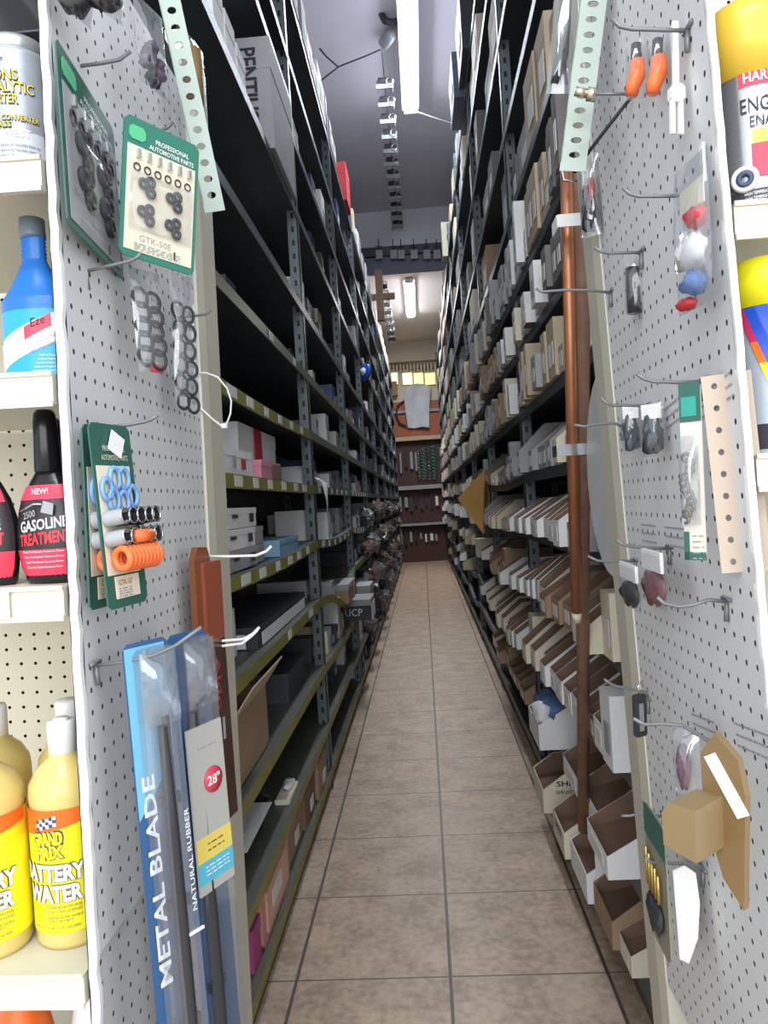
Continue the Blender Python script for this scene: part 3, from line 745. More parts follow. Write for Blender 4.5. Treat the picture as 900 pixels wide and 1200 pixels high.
def lines(parent, x0, x1, z, n, dz, m1=greyink, th=.0012, name='small_print', y=-.0012, seed=1):
    m = MB(); q = random.Random(seed)
    for i in range(n):
        a = x0; zz = z-i*dz
        while a < x1:
            l = min(q.uniform(.004, .012), x1-a); m.box((a, y, zz-th), (a+l*.85, y+.0004, zz), m1); a += l+.0015
    return m.build(name, parent)
def pillow(w_, h_, t, m1, n=8, T=None, seed=0):
    m = MB(); q = random.Random(seed); vs = []
    for sgn in (-1, 1):
        for i in range(n+1):
            for j in range(n+1):
                u, v = i/n, j/n; f = (math.sin(math.pi*u)*math.sin(math.pi*v))**.5
                vs.append((u*w_, sgn*t/2*f*(1+q.uniform(-.25, .25)), -h_+v*h_))
    k = (n+1)**2; fs = []
    for i in range(n):
        for j in range(n):
            a = (i*(n+1)+j, (i+1)*(n+1)+j, (i+1)*(n+1)+j+1, i*(n+1)+j+1); fs.append(a); fs.append(tuple(k+r_ for r_ in reversed(a)))
    return m.add(vs, fs, m1, True, T)
def bag(name, label, TL, TR, BL, XL, XR, contents, t=.02, film_=clear, cat='bag', header=None, group=None):
    M, w_, h_ = hang(TL, TR, BL, XL, XR)
    o = empty(name, M=M); tag(o, label, cat, group)
    cm = contents(w_, h_, t); cm.build('contents', o)
    pillow(w_, h_, t, film_).build('plastic_film', o)
    if header: MB().box((w_*.08, -.003, -h_*header[1]), (w_*.92, .001, -.002), header[0]).build('header_card', o)
    return o, w_, h_
# --- dark green card at the top left
def kitcard(TL, TR, BL, XL, XR, gm, code, label, dense):
    o, w_, h_ = card('parts_card', label, TL, TR, BL, XL, XR, gm, group='green carded fitting kits')
    MB().box((w_*.05, -.0008, -h_*.95), (w_*.95, -.0002, -h_*.20), creamc if not dense else greyc).build('card_face', o)
    text('PROFESSIONAL', w_*.40, -h_*.135, w_*.45, h_*.035, whitep, o, bold=.01); text('AUTOMOTIVE PARTS', w_*.32, -h_*.185, w_*.60, h_*.035, whitep, o, bold=.01)
    MB().prism(rrect(w_*.06, w_*.27, -h_*.16, -h_*.06, .004), -.0012, -.0004, mat('lime_print', (.10, .50, .25), .5)).build('printed_badge', o)
    text(code, w_*.24, -h_*.87, w_*.42, h_*.045, greyink, o, y=-.0012); lines(o, w_*.18, w_*.8, -h_*.89, 4, h_*.014)
    m = MB(); n = 6
    for i in range(n):
        x = w_*(.16+.135*i); m.box((x, -.006, -h_*.285), (x+w_*.035, -.001, -h_*.225), steel)
    m.build('pins', o)
    m = MB()
    for i in range(n): m.ring((w_*(.17+.135*i), -.002, -h_*.35), w_*.04, w_*.008, blackm)
    m.build('sealing_rings', o)
    g = w_*.075
    for cx, cz in ((.30, .47), (.66, .50), (.30, .67), (.66, .70)):
        for dx_, dz_ in ((-.6, .3), (.5, .9), (.6, -.9)): MB().ring((w_*cx+dx_*g*1.1, -.004, -h_*cz+dz_*g*.9), g*.62, g*.30, blackm, 14, 6).build('rubber_bushing', o)
    T = Matrix.Translation((w_*.08, -.004, -h_*.38)); pillow(w_*.84, h_*.42, .018, cling, T=T).build('blister', o)
    if True: MB().box((w_*.70, -.0014, -h_*.93), (w_*.72, -.0008, -h_*.87), ink).build('printed_pin', o)
    return o
kitcard((65, 42), (133, 152), (80, 262), -.352, -.335, dgreen, 'GTK-48E', 'dark green card of rubber bushings and clips, nearer of the two at the top left', True)
kitcard((146, 131), (234, 166), (139, 296), -.325, -.235, green, 'GTK-50E', 'green card of rubber rings and bushings facing the camera at the top left', False)
# --- two spring / seal cards
for i, (TL, TR, BL, XL, XR) in enumerate((((96, 496), (140, 502), (106, 716), -.362, -.355), ((103, 494), (151, 503), (128, 716), -.345, -.33))):
    o, w_, h_ = card('parts_card', ['green card of grey seals and an orange spring, hanging behind its twin', 'green card of blue, grey and orange seals with white price sticker'][i],
                     TL, TR, BL, XL, XR, dgreen, group='carded seals and orange springs')
    MB().box((w_*.06, -.0008, -h_*.82), (w_*.88, -.0002, -h_*.23), creamc).build('card_face', o)
    MB().box((w_*.2, -.0012, -h_*.95), (w_*.8, -.0004, -h_*.83), creamc).build('printed_panel', o)
    text('GTK-57', w_*.26, -h_*.88, w_*.35, h_*.03, mat('rust_ink', (.4, .12, .08), .6, var=0), o, y=-.0018)
    lines(o, w_*.26, w_*.6, -h_*.895, 4, h_*.014, y=-.0018)
    text('PROFESSIONAL', w_*.25, -h_*.15, w_*.55, h_*.03, creamc, o); text('AUTOMOTIVE PARTS', w_*.2, -h_*.2, w_*.65, h_*.03, creamc, o)
    m = MB(); bs = mat('blue_seal', (.20, .38, .70), .4)
    for x, z in ((.2, .36), (.42, .30), (.64, .30), (.34, .42), (.58, .43), (.82, .40)): m.ring((w_*x, -.004, -h_*z), w_*.12, w_*.035, bs, 14, 6, sz=1.3)
    m.build('blue_seals', o)
    m = MB()
    for zz in (.52, .63):
        for x in (.15, .36, .57, .78, .97): m.tube([(w_*x, -.001, -h_*zz), (w_*x+.004, -.022, -h_*zz+.002)], w_*.12, greyc if x < .3 else blackm, 12, cap=False); m.ring((w_*x+.004, -.022, -h_*zz+.002), w_*.12, .0012, steel, 14, 5)
    m.build('seal_cups', o)
    m = MB()
    for q in range(9): m.ring((0, 0, 0), .011, .004, orange, 12, 6, T=Matrix.Translation((w_*(.15+.1*q), -.016, -h_*.735)) @ Matrix.Rotation(math.radians(80), 4, 'Z'))
    m.tube([(w_*.42, -.018, -h_*.625), (w_*.82, -.02, -h_*.625)], .008, orange, 10)
    m.build('orange_springs', o)
    if i == 1: MB().box((-.012, -.0012, -.012), (.012, -.0004, .012), whitep, Matrix.Translation((w_*.58, -.0014, -h_*.11)) @ Matrix.Rotation(.45, 4, 'Y')).build('price_sticker', o)
# --- black packs at the very top
for i, (TL, TR, BL) in enumerate((((58, -75), (100, -28), (66, -5)), ((88, -70), (135, -25), (98, -8)))):
    def cont(w_, h_, t, i=i):
        m = MB(); m.blob((w_*.5, 0, -h_*.55), w_*.42, t*.5, h_*.42, blackm, i, amp=.15); return m
    bag('parts_bag', ['black part in clear bag, left of two at the top left board', 'black part in clear bag, right of two at the top left board'][i], TL, TR, BL, -.35+.02*i, -.33+.02*i, cont, .035, group='black parts in bags at the top')
def cont(w_, h_, t):
    m = MB()
    for q in range(12): m.blob((w_*R.uniform(.25, .75), 0, -h_*R.uniform(.45, .9)), w_*.16, t*.4, h_*.07, (blackm, mat('purple_part', (.12, .07, .14), .5))[q % 2], q)
    return m
bag('parts_bag', 'long clear bag of purple-black screws hanging above the green cards', (155, -12), (190, 22), (163, 92), -.33, -.30, cont, .02)
bag('parts_bag', 'narrow clear bag with brass fittings behind the perforated strip', (206, 20), (238, 62), (212, 112), -.33, -.30,
    lambda w_, h_, t: MB().tube([(w_*.5, 0, -h_*.2), (w_*.5, 0, -h_*.9)], w_*.18, amber, 8), .02)
# --- bags of linked rings
def chain(w_, h_, t, n=5, m2=blackm):
    m = MB(); g = h_/(n*2.0)
    for i in range(n):
        for c_, dx_ in ((0, .28), (1, .66)):
            m.ring((w_*dx_+.002*(i % 2), -.002*c_, -h_*(.28+.14*i)-g*.3*c_), w_*.24, w_*.05, m2, 14, 6, sz=1.1)
        m.box((w_*.12, -.003, -h_*(.32+.14*i)), (w_*.42, -.001, -h_*(.25+.14*i)), greyc)
    return m
bag('parts_bag', 'clear bag of black clamps with a red piece under the green card', (150, 312), (186, 322), (163, 435), -.35, -.335, lambda w_, h_, t: chain(w_, h_, t).box((w_*.4, -.002, -h_*.99), (w_*.8, .002, -h_*.92), redc), .016)
bag('parts_bag', 'clear bag of black linked rings nearest the cream post', (198, 318), (226, 326), (206, 472), -.35, -.34, lambda w_, h_, t: chain(w_, h_, t, 6), .02)
# --- white cable tie loop
c0 = atY(250, 470, 1.25); pts = []
for i in range(15):
    a = -1.9+3.5*i/14; pts.append(c0+Vector((.038*math.cos(a)*.75-.008, .0, .048*math.sin(a))))
pts = [atY(x, y, 1.27) for x, y in ((232, 437), (242, 437), (255, 442), (266, 455), (271, 470), (270, 485), (265, 498), (262, 501), (250, 492), (238, 481), (232, 476))]
o = MB().tube(pts, .0016, whitep, 6); o.box((-.005, -.003, -.004), (.005, .003, .004), whitep, Matrix.Translation(atY(263, 499, 1.27)))
tag(o.build('cable_tie'), 'white cable tie loop hanging off the cream post of the left cabinet', 'cable tie')
# --- wiper blade packs
blueb = mat('wiper_blue', (.03, .10, .24), .4, var=.12); skyb = mat('wiper_sky', (.16, .45, .66), .4, var=.1); silv = mat('wiper_silver', (.55, .55, .52), .35, .3, var=.06)
def wiper(TL, TR, BL, XL, XR, label, second):
    M, w_, h_ = hang(TL, TR, BL, XL, XR); h_ = .70
    o = MB().prism(rrect(0, w_, -h_, 0, .006), 0, .0015, blueb).build('wiper_pack'); o.matrix_world = M; tag(o, label, 'wiper blade pack', 'wiper blade packs')
    m = MB(); x = w_*(.62 if not second else .35)
    m.tube([(x, -.008, -.10), (x, -.009, -.22), (x, -.009, -.36), (x, -.009, -.52), (x, -.007, -h_+.03)], [.006, .007, .008, .007, .005], blackm, 8)
    m.tube([(x+.006, -.006, -.09), (x+.006, -.006, -h_+.02)], .0045, black, 8)
    for zz in (-.18, -.30, -.44, -.58): m.box((x-.012, -.011, zz-.012), (x+.014, -.004, zz), blackm)
    m.build('wiper_blade', o)
    T = Matrix.Translation((w_*.22, -.012, -.012)); 
    m = MB(); m.prism(rrect(w_*.18, w_*.98, -h_+.01, -.008, .006), -.013, -.001, clear); m.build('blister', o)
    pillow(w_*.8, .085, .03, clear, T=T, seed=4).build('blister_dome', o)
    if not second:
        MB().prism([(0.001, -.20), (w_*.9, -.14), (w_*.9, -.005), (.001, -.005)], -.0006, -.0002, skyb).build('printed_top', o)
        text('METAL BLADE', w_*.40, -.392, .24, w_*.27, whitep, o, y=-.0012, rot=math.radians(90), bold=.02)
        text('NATURAL RUBBER', w_*.95, -.32, .12, w_*.10, whitep, o, y=-.0142, rot=math.radians(90))
        MB().box((w_*.7, -.016, -.345), (w_*1.05, -.0135, -.342), whitep, Matrix.Rotation(0, 4, 'Y')).build('clear_strap', o)
    else:
        MB().box((w_*.02, -.016, -.325), (w_*.96, -.013, -.118), silv).build('wrap_label', o)
        MB().box((w_*.02, -.0166, -.285), (w_*.96, -.016, -.255), yellowc).build('yellow_band', o)
        MB().box((w_*.02, -.0166, -.312), (w_*.96, -.016, -.285), mat('cyan_print', (.10, .48, .66), .4)).build('cyan_band', o)
        m = MB(); m.lathe([(0, 0), (.0165, 0), (.0165, .001), (0, .001)], mat('crimson_print', (.62, .06, .10), .4, var=0), 24, Matrix.Translation((w_*.6, -.0162, -.190)) @ Matrix.Rotation(math.radians(90), 4, 'X')); m.build('size_badge', o)
        text('28"', w_*.6-.011, -.196, .022, .013, whitep, o, y=-.0178, bold=.02); lines(o, w_*.25, w_*.75, -.145, 1, .01, y=-.0168)
        lines(o, w_*.3, w_*.75, -.265, 2, .008, y=-.0172, m1=ink); lines(o, w_*.2, w_*.85, -.292, 3, .005, y=-.0172, m1=whitep)
    return o
wiper((196, 746), (240, 735), (210, 900), -.325, -.285, 'clear wiper blade pack with silver label and red size badge', True)
wiper((143, 757), (196, 746), (157, 905), -.345, -.318, 'blue wiper blade pack with tall white vertical lettering', False)
# --- amber case and dark box behind
M, w_, h_ = hang((227, 642), (249, 650), (233, 745), -.350, -.340)
o = empty('blade_case', M=M); tag(o, 'long amber and brown plastic case with red vertical letters by the cream post', 'plastic case')
amo = mat('amber_case', (.22, .07, .03), .3, var=.2)
MB().prism([(0, -.16), (w_*.85, -.17), (w_*.85, -.02), (w_*.7, -.002), (w_*.2, 0), (0, -.02)], 0, .01, amo).build('case_top', o)
MB().prism(rrect(w_*.3, w_*1.25, -.150, -.025, .003), -.006, .006, mat('orange_insert', (.28, .075, .04), .35)).build('orange_insert', o)
MB().prism([(.005, -.44), (w_*1.5, -.44), (w_*1.3, -.14), (.005, -.14)], -.004, .012, mat('dark_brown_case', (.07, .035, .025), .25)).build('case_body', o)
text('Aldo', w_*.65, -.175, .085, .016, mat('red_print', (.45, .04, .05), .4, var=0), o, y=-.0055, rot=math.radians(-90), bold=.02)
MB().box((w_*.3, -.0055, -.30), (w_*.6, -.0045, -.285), yellowc).build('gold_sticker', o); MB().box((w_*.9, -.0055, -.31), (w_*1.0, -.0045, -.275), greyc).build('grey_sticker', o)
# --- perforated steel strips
def strip(p0, p1, wd, n, m1, label, face):
    a, b = Vector(p0), Vector(p1); z = (a-b); L = z.length; z.normalize(); y = -(face-face.dot(z)*z).normalized(); x = y.cross(z)
    M = Matrix((x, y, z)).transposed().to_4x4(); M.translation = b-x*wd/2
    m = MB(); dz = L/n
    m.perf(1, n, wd, dz, wd*.22, dz*.22, .002, m1, back=True)
    m.box((0, 0, 0), (.0015, .014, L), m1); m.box((0, .0, -.012), (wd, .002, 0), m1)
    o = m.build('perforated_strip'); o.matrix_world = M; return tag(o, label, 'steel strip')
strip(atY(190, -40, 1.02), atY(250, 238, 1.08), .030, 14, mint, 'grey-green perforated steel strip hanging beside the green cards', (Vector((0, 0, 1.4))-atY(220, 100, 1.05)).normalized())
strip(atY(703, -60, 1.02), atY(672, 190, 1.06), .036, 14, mint, 'pale green perforated steel angle standing above the pipes', (Vector((0, 0, 1.4))-atY(690, 100, 1.05)).normalized())
# --- right board goods
def tool(w_, h_, t):
    m = MB(); m.tube([(w_*.55, 0, -h_*.15), (w_*.5, 0, -h_*.45)], .006, blackm, 8)
    m.tube([(w_*.6, 0, -h_*.42), (w_*.58, -.002, -h_*.65), (w_*.35, -.003, -h_*.82), (w_*.3, -.003, -h_*.95)], [.009, .010, .009, .007], orange, 10); return m
bag('tool_bag', 'orange handled cutter in a clear bag, left of the two', (733, 42), (756, 38), (733, 118), .30, .30, tool, .022, group='orange handled cutters in bags', film_=cling, cat='tool')
bag('tool_bag', 'orange handled cutter in a clear bag, right of the two', (758, 36), (782, 32), (757, 116), .305, .305, tool, .022, group='orange handled cutters in bags', film_=cling, cat='tool')
M, w_, h_ = hang((784, 24), (797, 24), (786, 156), .312, .312)
m = MB(); m.box((w_*.35, 0, -h_*.62), (w_*.85, .004, 0), whitep); m.prism(rrect(0, w_*1.3, -h_*.72, -h_*.56, .004), -.002, .006, whitep); m.box((w_*.05, 0, -h_), (w_*.45, .004, -h_*.7), whitep); m.box((w_*.75, 0, -h_), (w_*1.2, .004, -h_*.7), whitep)
o = m.build('plastic_fork'); o.matrix_world = M; tag(o, 'white plastic fork shaped spanner hanging at the top of the right board', 'tool')
bag('parts_bag', 'clear bag with red and black parts beside the pale green angle', (677, 186), (701, 178), (681, 280), .30, .29,
    lambda w_, h_, t: MB().blob((w_*.5, 0, -h_*.72), w_*.4, t*.5, h_*.22, blackm, 4).blob((w_*.62, -.002, -h_*.42), w_*.18, t*.4, h_*.14, redc, 5).blob((w_*.35, -.002, -h_*.5), w_*.18, t*.4, h_*.12, blackm, 6), .02)
bag('parts_bag', 'sealed clear bag holding white, red and blue plastic parts', (790, 205), (829, 168), (796, 372), .31, .29,
    lambda w_, h_, t: MB().box((w_*.15, 0, -h_*.34), (w_*.85, .001, -h_*.16), creamc).blob((w_*.45, 0, -h_*.60), w_*.33, t*.5, h_*.12, whitep, 4).blob((w_*.62, -.004, -h_*.84), w_*.2, t*.5, h_*.08, bluec, 5).blob((w_*.7, -.003, -h_*.42), w_*.2, t*.4, h_*.07, redc, 6).blob((w_*.35, -.003, -h_*.95), w_*.2, t*.4, h_*.04, redc, 7), .024)
bag('parts_bag', 'two dark ribbed capsules in clear film on the right board', (729, 298), (760, 294), (733, 376), .315, .305,
    lambda w_, h_, t: MB().tube([(w_*.35, 0, -h_*.22), (w_*.35, 0, -h_*.9)], [.009, .010], blackm, 10).tube([(w_*.7, .004, -h_*.2), (w_*.7, .004, -h_*.75)], [.007, .008], greyc, 10), .022, film_=cling)
for i, (a, b, c) in enumerate((((727, 474), (749, 472), (730, 532)), ((750, 474), (777, 470), (753, 536)))):
    bag('parts_bag', ['small bag of black rubber parts with white tag, left one of the pair', 'small bag of black rubber parts with white tag, right one of the pair'][i], a, b, c, .31, .305,
        lambda w_, h_, t: MB().blob((w_*.5, 0, -h_*.62), w_*.42, t*.5, h_*.33, mat('teal_rubber', (.03, .05, .06), .4), 4), .022, header=(whitep, .3), group='pair of black rubber part bags', film_=cling)
bag('parts_bag', 'tiny bag of black parts with a white tag, lower on the right board', (726, 655), (748, 655), (729, 706), .305, .30, lambda w_, h_, t: MB().blob((w_*.5, 0, -h_*.68), w_*.4, t*.5, h_*.26, blackm, 9), .016, header=(whitep, .38), film_=cling)
bag('parts_bag', 'small bag of maroon parts with a white tag, lower on the right board', (752, 640), (778, 640), (755, 703), .31, .305, lambda w_, h_, t: MB().blob((w_*.5, 0, -h_*.68), w_*.42, t*.5, h_*.28, mat('maroon_part', (.20, .09, .10), .5), 2), .016, header=(whitep, .38), film_=cling)
# tall cards
M, w_, h_ = hang((821, 442), (858, 438), (846, 672), .318, .317); M = M @ Matrix.Translation((0, 0, -h_))
o = MB().perf(2, 9, .024, h_/9, .003, .0035, .002, mat('beige_backing', (.50, .41, .33), .7, var=.05)).build('parts_card'); o.matrix_world = M
tag(o, 'tall beige perforated backing card standing behind the carded chain', 'card')
o, w_, h_ = card('parts_card', 'tall card with green top holding a dark timing chain', (795, 450), (820, 446), (803, 656), .30, .298, mat('pale_card', (.62, .60, .52), .5, var=.1))
MB().box((0, -.001, -h_*.22), (w_, -.0003, 0), dgreen).build('green_header', o); MB().box((w_*.1, -.0014, -h_*.19), (w_*.8, -.001, -h_*.08), mat('teal_print', (.03, .30, .24), .5)).build('printed_badge', o)
MB().box((0, -.001, -h_), (w_*.25, -.0003, -h_*.84), dgreen).build('green_footer', o); MB().box((0, -.001, -h_), (w_, -.0003, -h_*.955), dgreen).build('green_footer', o)
m = MB(); 
for i in range(11): m.ring((w_*(.35+.16*math.sin(i*1.1)), -.006, -h_*(.42+.035*i)), w_*.17, .002, mat('chain_steel', (.16, .15, .14), .35, .8), 12, 5)
m.build('timing_chain', o); pillow(w_*.9, h_*.5, .022, clear, T=Matrix.Translation((w_*.05, -.008, -h_*.3))).build('blister', o)
lines(o, w_*.4, w_*.95, -h_*.86, 5, .006)
# small clip tool
M, w_, h_ = hang((744, 815), (757, 812), (746, 865), .30, .30)
m = MB(); m.prism(rrect(0, w_, -h_, 0, .003), 0, .006, blackm); m.box((w_*.2, -.003, -h_*.85), (w_*.6, 0, -h_*.2), steel)
m.tube([(w_*.4, 0, 0), (w_*.3, 0, .012), (w_*.7, 0, .018)], .0015, steel, 6)
o = m.build('clip_tool'); o.matrix_world = M; tag(o, 'small black and chrome clip hanging low on the right post', 'tool')
# lower right: clear card, amber pack, dark card, white disc
o, w_, h_ = card('parts_card', 'clear blister card with purple parts behind the amber package', (788, 852), (819, 858), (792, 928), .30, .29, mat('smoke_card', (.42, .42, .43), .3, var=.2))
MB().blob((w_*.45, -.008, -h_*.55), w_*.25, .008, h_*.32, mat('purple_dark', (.13, .07, .11), .5), 3).build('parts', o); pillow(w_, h_, .03, clear).build('blister', o)
M, w_, h_ = hang((820, 868), (872, 880), (824, 1012), .275, .255)
o = MB().prism([(w_*.05, -h_*.55), (w_*.45, -h_*1.05), (w_*.9, -h_*1.25), (w_, -h_*.35), (w_*.85, -h_*.08), (w_*.35, .01), (0, -h_*.1)], 0, .010, amber).build('moulded_pack'); o.matrix_world = M
tag(o, 'amber vacuum moulded package with a paper slip on the lower right board', 'package')
MB().prism([(-w_*.25, -h_*.75), (w_*.5, -h_*.8), (w_*.5, -h_*.4), (-w_*.1, -h_*.4), (-w_*.28, -h_*.5)], -.05, 0, mat('amber_box', (.25, .175, .085), .3, var=.15)).build('moulded_box', o)
MB().box((0, -.0012, -.06), (w_*.3, -.0002, 0), whitep, Matrix.Translation((w_*.1, 0, -h_*.12)) @ Matrix.Rotation(math.radians(-32), 4, 'Y')).build('paper_slip', o)
o, w_, h_ = card('parts_card', 'dark card with gold screws seen edge on at the lower right post', (754, 936), (778, 972), (762, 1085), .30, .27, mat('olive_card', (.22, .21, .16), .4, var=.3, scale=30), c=.012)
MB().box((0, -.001, -h_*.25), (w_, -.0003, -.002), dgreen).build('card_header', o)
m = MB()
for i in range(5): m.tube([(w_*(.2+.14*i), -.005, -h_*(.32+.02*i)), (w_*(.22+.14*i), -.005, -h_*.6)], .0025, mat('brass', (.55, .40, .12), .3, .8), 6)
m.blob((w_*.5, -.006, -h_*.75), w_*.35, .006, h_*.12, blackm, 3); m.build('gold_screws', o)
M, w_, h_ = hang((788, 1016), (818, 1014), (794, 1130), .315, .29)
m = MB(); m.prism([(w_*.0, -h_*.05), (w_*.1, -h_*.95), (w_*.45, -h_), (w_*.85, -h_*.75), (w_*1.0, -h_*.4), (w_*.9, -h_*.08), (w_*.5, 0)], 0, .003, whitep)
o = m.build('paper_disc'); o.matrix_world = M; tag(o, 'curled white paper gasket hanging at the bottom of the right board', 'gasket')
# bolt fitting and rod
B = atY(688, 110, 1.0); o = empty('pipe_fitting', B); tag(o, 'nickel hexagonal pipe fitting on the end of a wire hook', 'fitting')
nick = mat('nickel', (.62, .58, .46), .25, .9, var=.1)
ax = Matrix.Rotation(math.radians(100), 4, 'Y'); m = MB(); m.tube([(-.016, 0, .005), (.0, 0, 0)], .006, nick, 10); m.build('threaded_end', o)
m = MB(); m.tube([(0, 0, 0), (.012, 0, -.003)], .010, nick, 6); m.build('hexagon_body', o)
b0 = atX(742, 110, boardX(1.97)-.002); tag(MB().tube([b0, atY(698, 110, b0.y)], .0022, wire, 8).build('peg_hook'), 'straight grey rod behind the nickel pipe fitting', 'hook', 'right pegboard hooks')
tag(MB().tube([atX(738, 116, boardX(1.95)-.003), atY(705, 158, 1.05), atY(672, 202, 1.08)], .0025, blackm, 8).build('brace_rod'), 'thin dark diagonal rod running down to the pipe bracket', 'rod')
prof = [(1.35+.165*math.cos(t*math.pi/12-math.pi/2), 1.43+.19*math.sin(t*math.pi/12-math.pi/2)) for t in range(13)]
m = MB(); m.prism(prof, .0, .012, mat('pale_disc', (.50, .51, .53), .5), Matrix(((0, 1, 0, .338), (1, 0, 0, 0), (0, 0, 1, 0), (0, 0, 0, 1))))
tag(m.build('round_panel'), 'pale grey rounded panel between the pipes and the right cabinet post', 'panel')
for k, (Y, Z, L_) in enumerate(((1.13, 1.345, .07), (1.02, 1.345, .08), (.86, 1.50, .09), (.98, 1.10, .08), (.84, 1.13, .09), (.98, 1.50, .08))):
    nt = lines(root2, 0, L_, 0, 3, .012, m1=greyink, th=.0022, name='handwritten_note', seed=k+20); nt.matrix_local = LEAN @ Matrix.Translation((0, Y, Z)) @ ROTR @ Matrix.Rotation(-.15 if k > 1 else 0, 4, 'Y')
nt = lines(root, 0, .05, 0, 2, .016, m1=greyink, th=.003, name='handwritten_note', seed=9); nt.matrix_local = Matrix.Translation((0, .13, 1.475)) @ ROTL
# shiny dark bag at the very top
bag('parts_bag', 'shiny dark plastic bag with black strap hanging top right', (652, -40), (682, -45), (640, 110), .26, .26,
    lambda w_, h_, t: MB().tube([(w_*.55, 0, -h_*.2), (w_*.5, 0, -h_*.7), (w_*.3, 0, -h_*.93)], [.006, .010, .007], blackm, 8), .02)
# small white clip
m = MB(); P = atX(824, 168, boardX(1.86)-.003); m.box((-.003, -.004, -.04), (0, .004, 0), whitep); tag(m.build('label_clip', loc=P), 'small white plastic clip near the right board edge', 'clip')
# pipes
p0 = atY(684, 972, 2.36); p1 = atY(681, 203, 1.50)
o = MB().tube([p0, p1], 0.0178, rusty, 16).build('steel_pipe'); tag(o, 'long rusted brown steel pipe leaning against the right shelving', 'pipe')
c0 = atY(676, 716, 1.86); c1 = atY(664, 200, 1.44)
o = MB().tube([c0, c0+(c1-c0)*.5, c1], [.0145, .0145, .0125], copper, 16).build('copper_pipe'); tag(o, 'thinner copper coloured pipe strapped beside the rusted steel pipe', 'pipe')
MB().tube([c0, c0+(c0-c1).normalized()*.03], .012, creamc, 12).build('pipe_end', o)
for i, (px, py, Y) in enumerate(((673, 258, 1.47), (671, 527, 1.62))):
    P = atY(px, py, Y-.03); m = MB(); m.box((-.034, -.004, -.012), (.03, .0, .012), whitep if i == 0 else steel, bev=.003); m.box((-.034, 0, -.012), (-.031, .05, .012), whitep if i == 0 else steel); m.box((.027, 0, -.012), (.03, .05, .012), whitep if i == 0 else steel)
    tag(m.build('pipe_strap', loc=P), ['white tape strap round the pipes near the top', 'grey metal strap holding the copper pipe to the steel pipe'][i], 'strap')
m = MB(); P = atY(676, 196, 1.42); m.tube([(-.03, 0, .012), (.03, 0, .008)], .0025, mint, 6); m.tube([(-.03, 0, .01), (-.026, 0, -.022), (.02, 0, -.03), (.03, 0, .0)], .003, steel, 6)
tag(m.build('pipe_bracket', loc=P), 'bent wire bracket closing over the tops of the pipes', 'bracket')
# ================================================================== BOTTLES AND CANS
liq = mat('pale_yellow_liquid', (.72, .56, .20), .25, var=.04); liq.node_tree.nodes['Principled BSDF'].inputs['Subsurface Weight'].default_value = 0
yel = mat('label_yellow', (.90, .80, .02), .35, var=0); org = mat('label_orange', (.90, .16, .02), .35, var=0); dk = mat('label_navy', (.05, .07, .14), .4, var=0)
def battery(x, y, z, label, a0=0):
    o = empty('battery_water_bottle', (x, y, z+.001)); tag(o, label, 'bottle', 'yellow battery water bottles'); r = .042
    MB().lathe([(0, 0), (r*.9, 0), (r, .008), (r, .045), (r*.985, .05), (r*.985, .168), (r, .175), (r*.97, .188), (r*.75, .205), (r*.40, .218), (.016, .225), (.016, .23)], liq, 32).build('bottle_body', o)
    m = MB(); m.lathe([(.0155, .222), (.0165, .223), (.0165, .257), (.015, .26), (0, .26)], whitep, 24); m.lathe([(0, .26), (.009, .26), (.009, .263), (0, .263)], whitep, 16); m.build('cap', o)
    lb = MB(); R2 = r*.985+.0014
    lb.arc(R2, -2.2+a0, 2.2+a0, .022, .165, yel, 72)
    n = 20; vs = []
    for k in range(n+1):
        a = -1.3+a0+2.6*k/n; zb = .132+.02*(k/n); vs += [((R2+.0003)*math.sin(a), -(R2+.0003)*math.cos(a), zb), ((R2+.0003)*math.sin(a), -(R2+.0003)*math.cos(a), .166)]
    lb.add(vs, [(2*k, 2*k+2, 2*k+3, 2*k+1) for k in range(n)], org, True)
    lo = lb.build('label', o)
    A = a0*1.0
    def T(s, x_, z_, wd, h, m_, y=-.0015, **k): text(s, x_, z_, wd, h, m_, lo, y=y, wrap=R2, a0=A, **k)
    for s, x_, z_, wd, h in (('GRAND', -.022, .124, .036, .016), ('PRIX', -.018, .109, .032, .015)):
        T(s, x_-.0015, z_-.0015, wd+.003, h+.003, dk, -.0008, bold=.10, skew=.06); T(s, x_, z_, wd, h, yel, bold=.05, skew=.06)
    for s, x_, z_, wd, h in (('BATTERY', -.042, .083, .078, .020), ('WATER', -.034, .059, .066, .020)):
        T(s, x_-.0009, z_-.0009, wd+.0018, h+.0018, dk, -.0008, bold=.085); T(s, x_, z_, wd, h, whitep, bold=.045)
    T('USE GRAND PRIX BATTERY WATER', -.01, .052, .04, .003, dk); T('INSTEAD OF FRESH OR DISTILLED', -.01, .047, .04, .003, dk)
    T('KEEP OUT OF REACH OF CHILDREN', -.028, .028, .055, .003, dk); T('GRAND PRIX BATTERY WATER IS', -.01, .040, .04, .003, dk); T('TESTED FOR PURITY', -.01, .036, .03, .003, dk)
    fl = MB()
    for i in range(6):
        for j in range(3):
            a = (-.016+.004*i)/R2+A; zz = .143+.004*j+.001*i
            fl.arc(R2+.0012, a, a+.004/R2, zz, zz+.004, whitep if (i+j) % 2 else dk, 2)
    fl.build('chequered_flag', lo)
    return o
battery(-.455, .868, .90, 'yellow battery water bottle nearest the white board edge, front row')
o2 = battery(-.541, .845, .90, 'yellow battery water bottle half cut by the picture edge, front row', a0=.35)
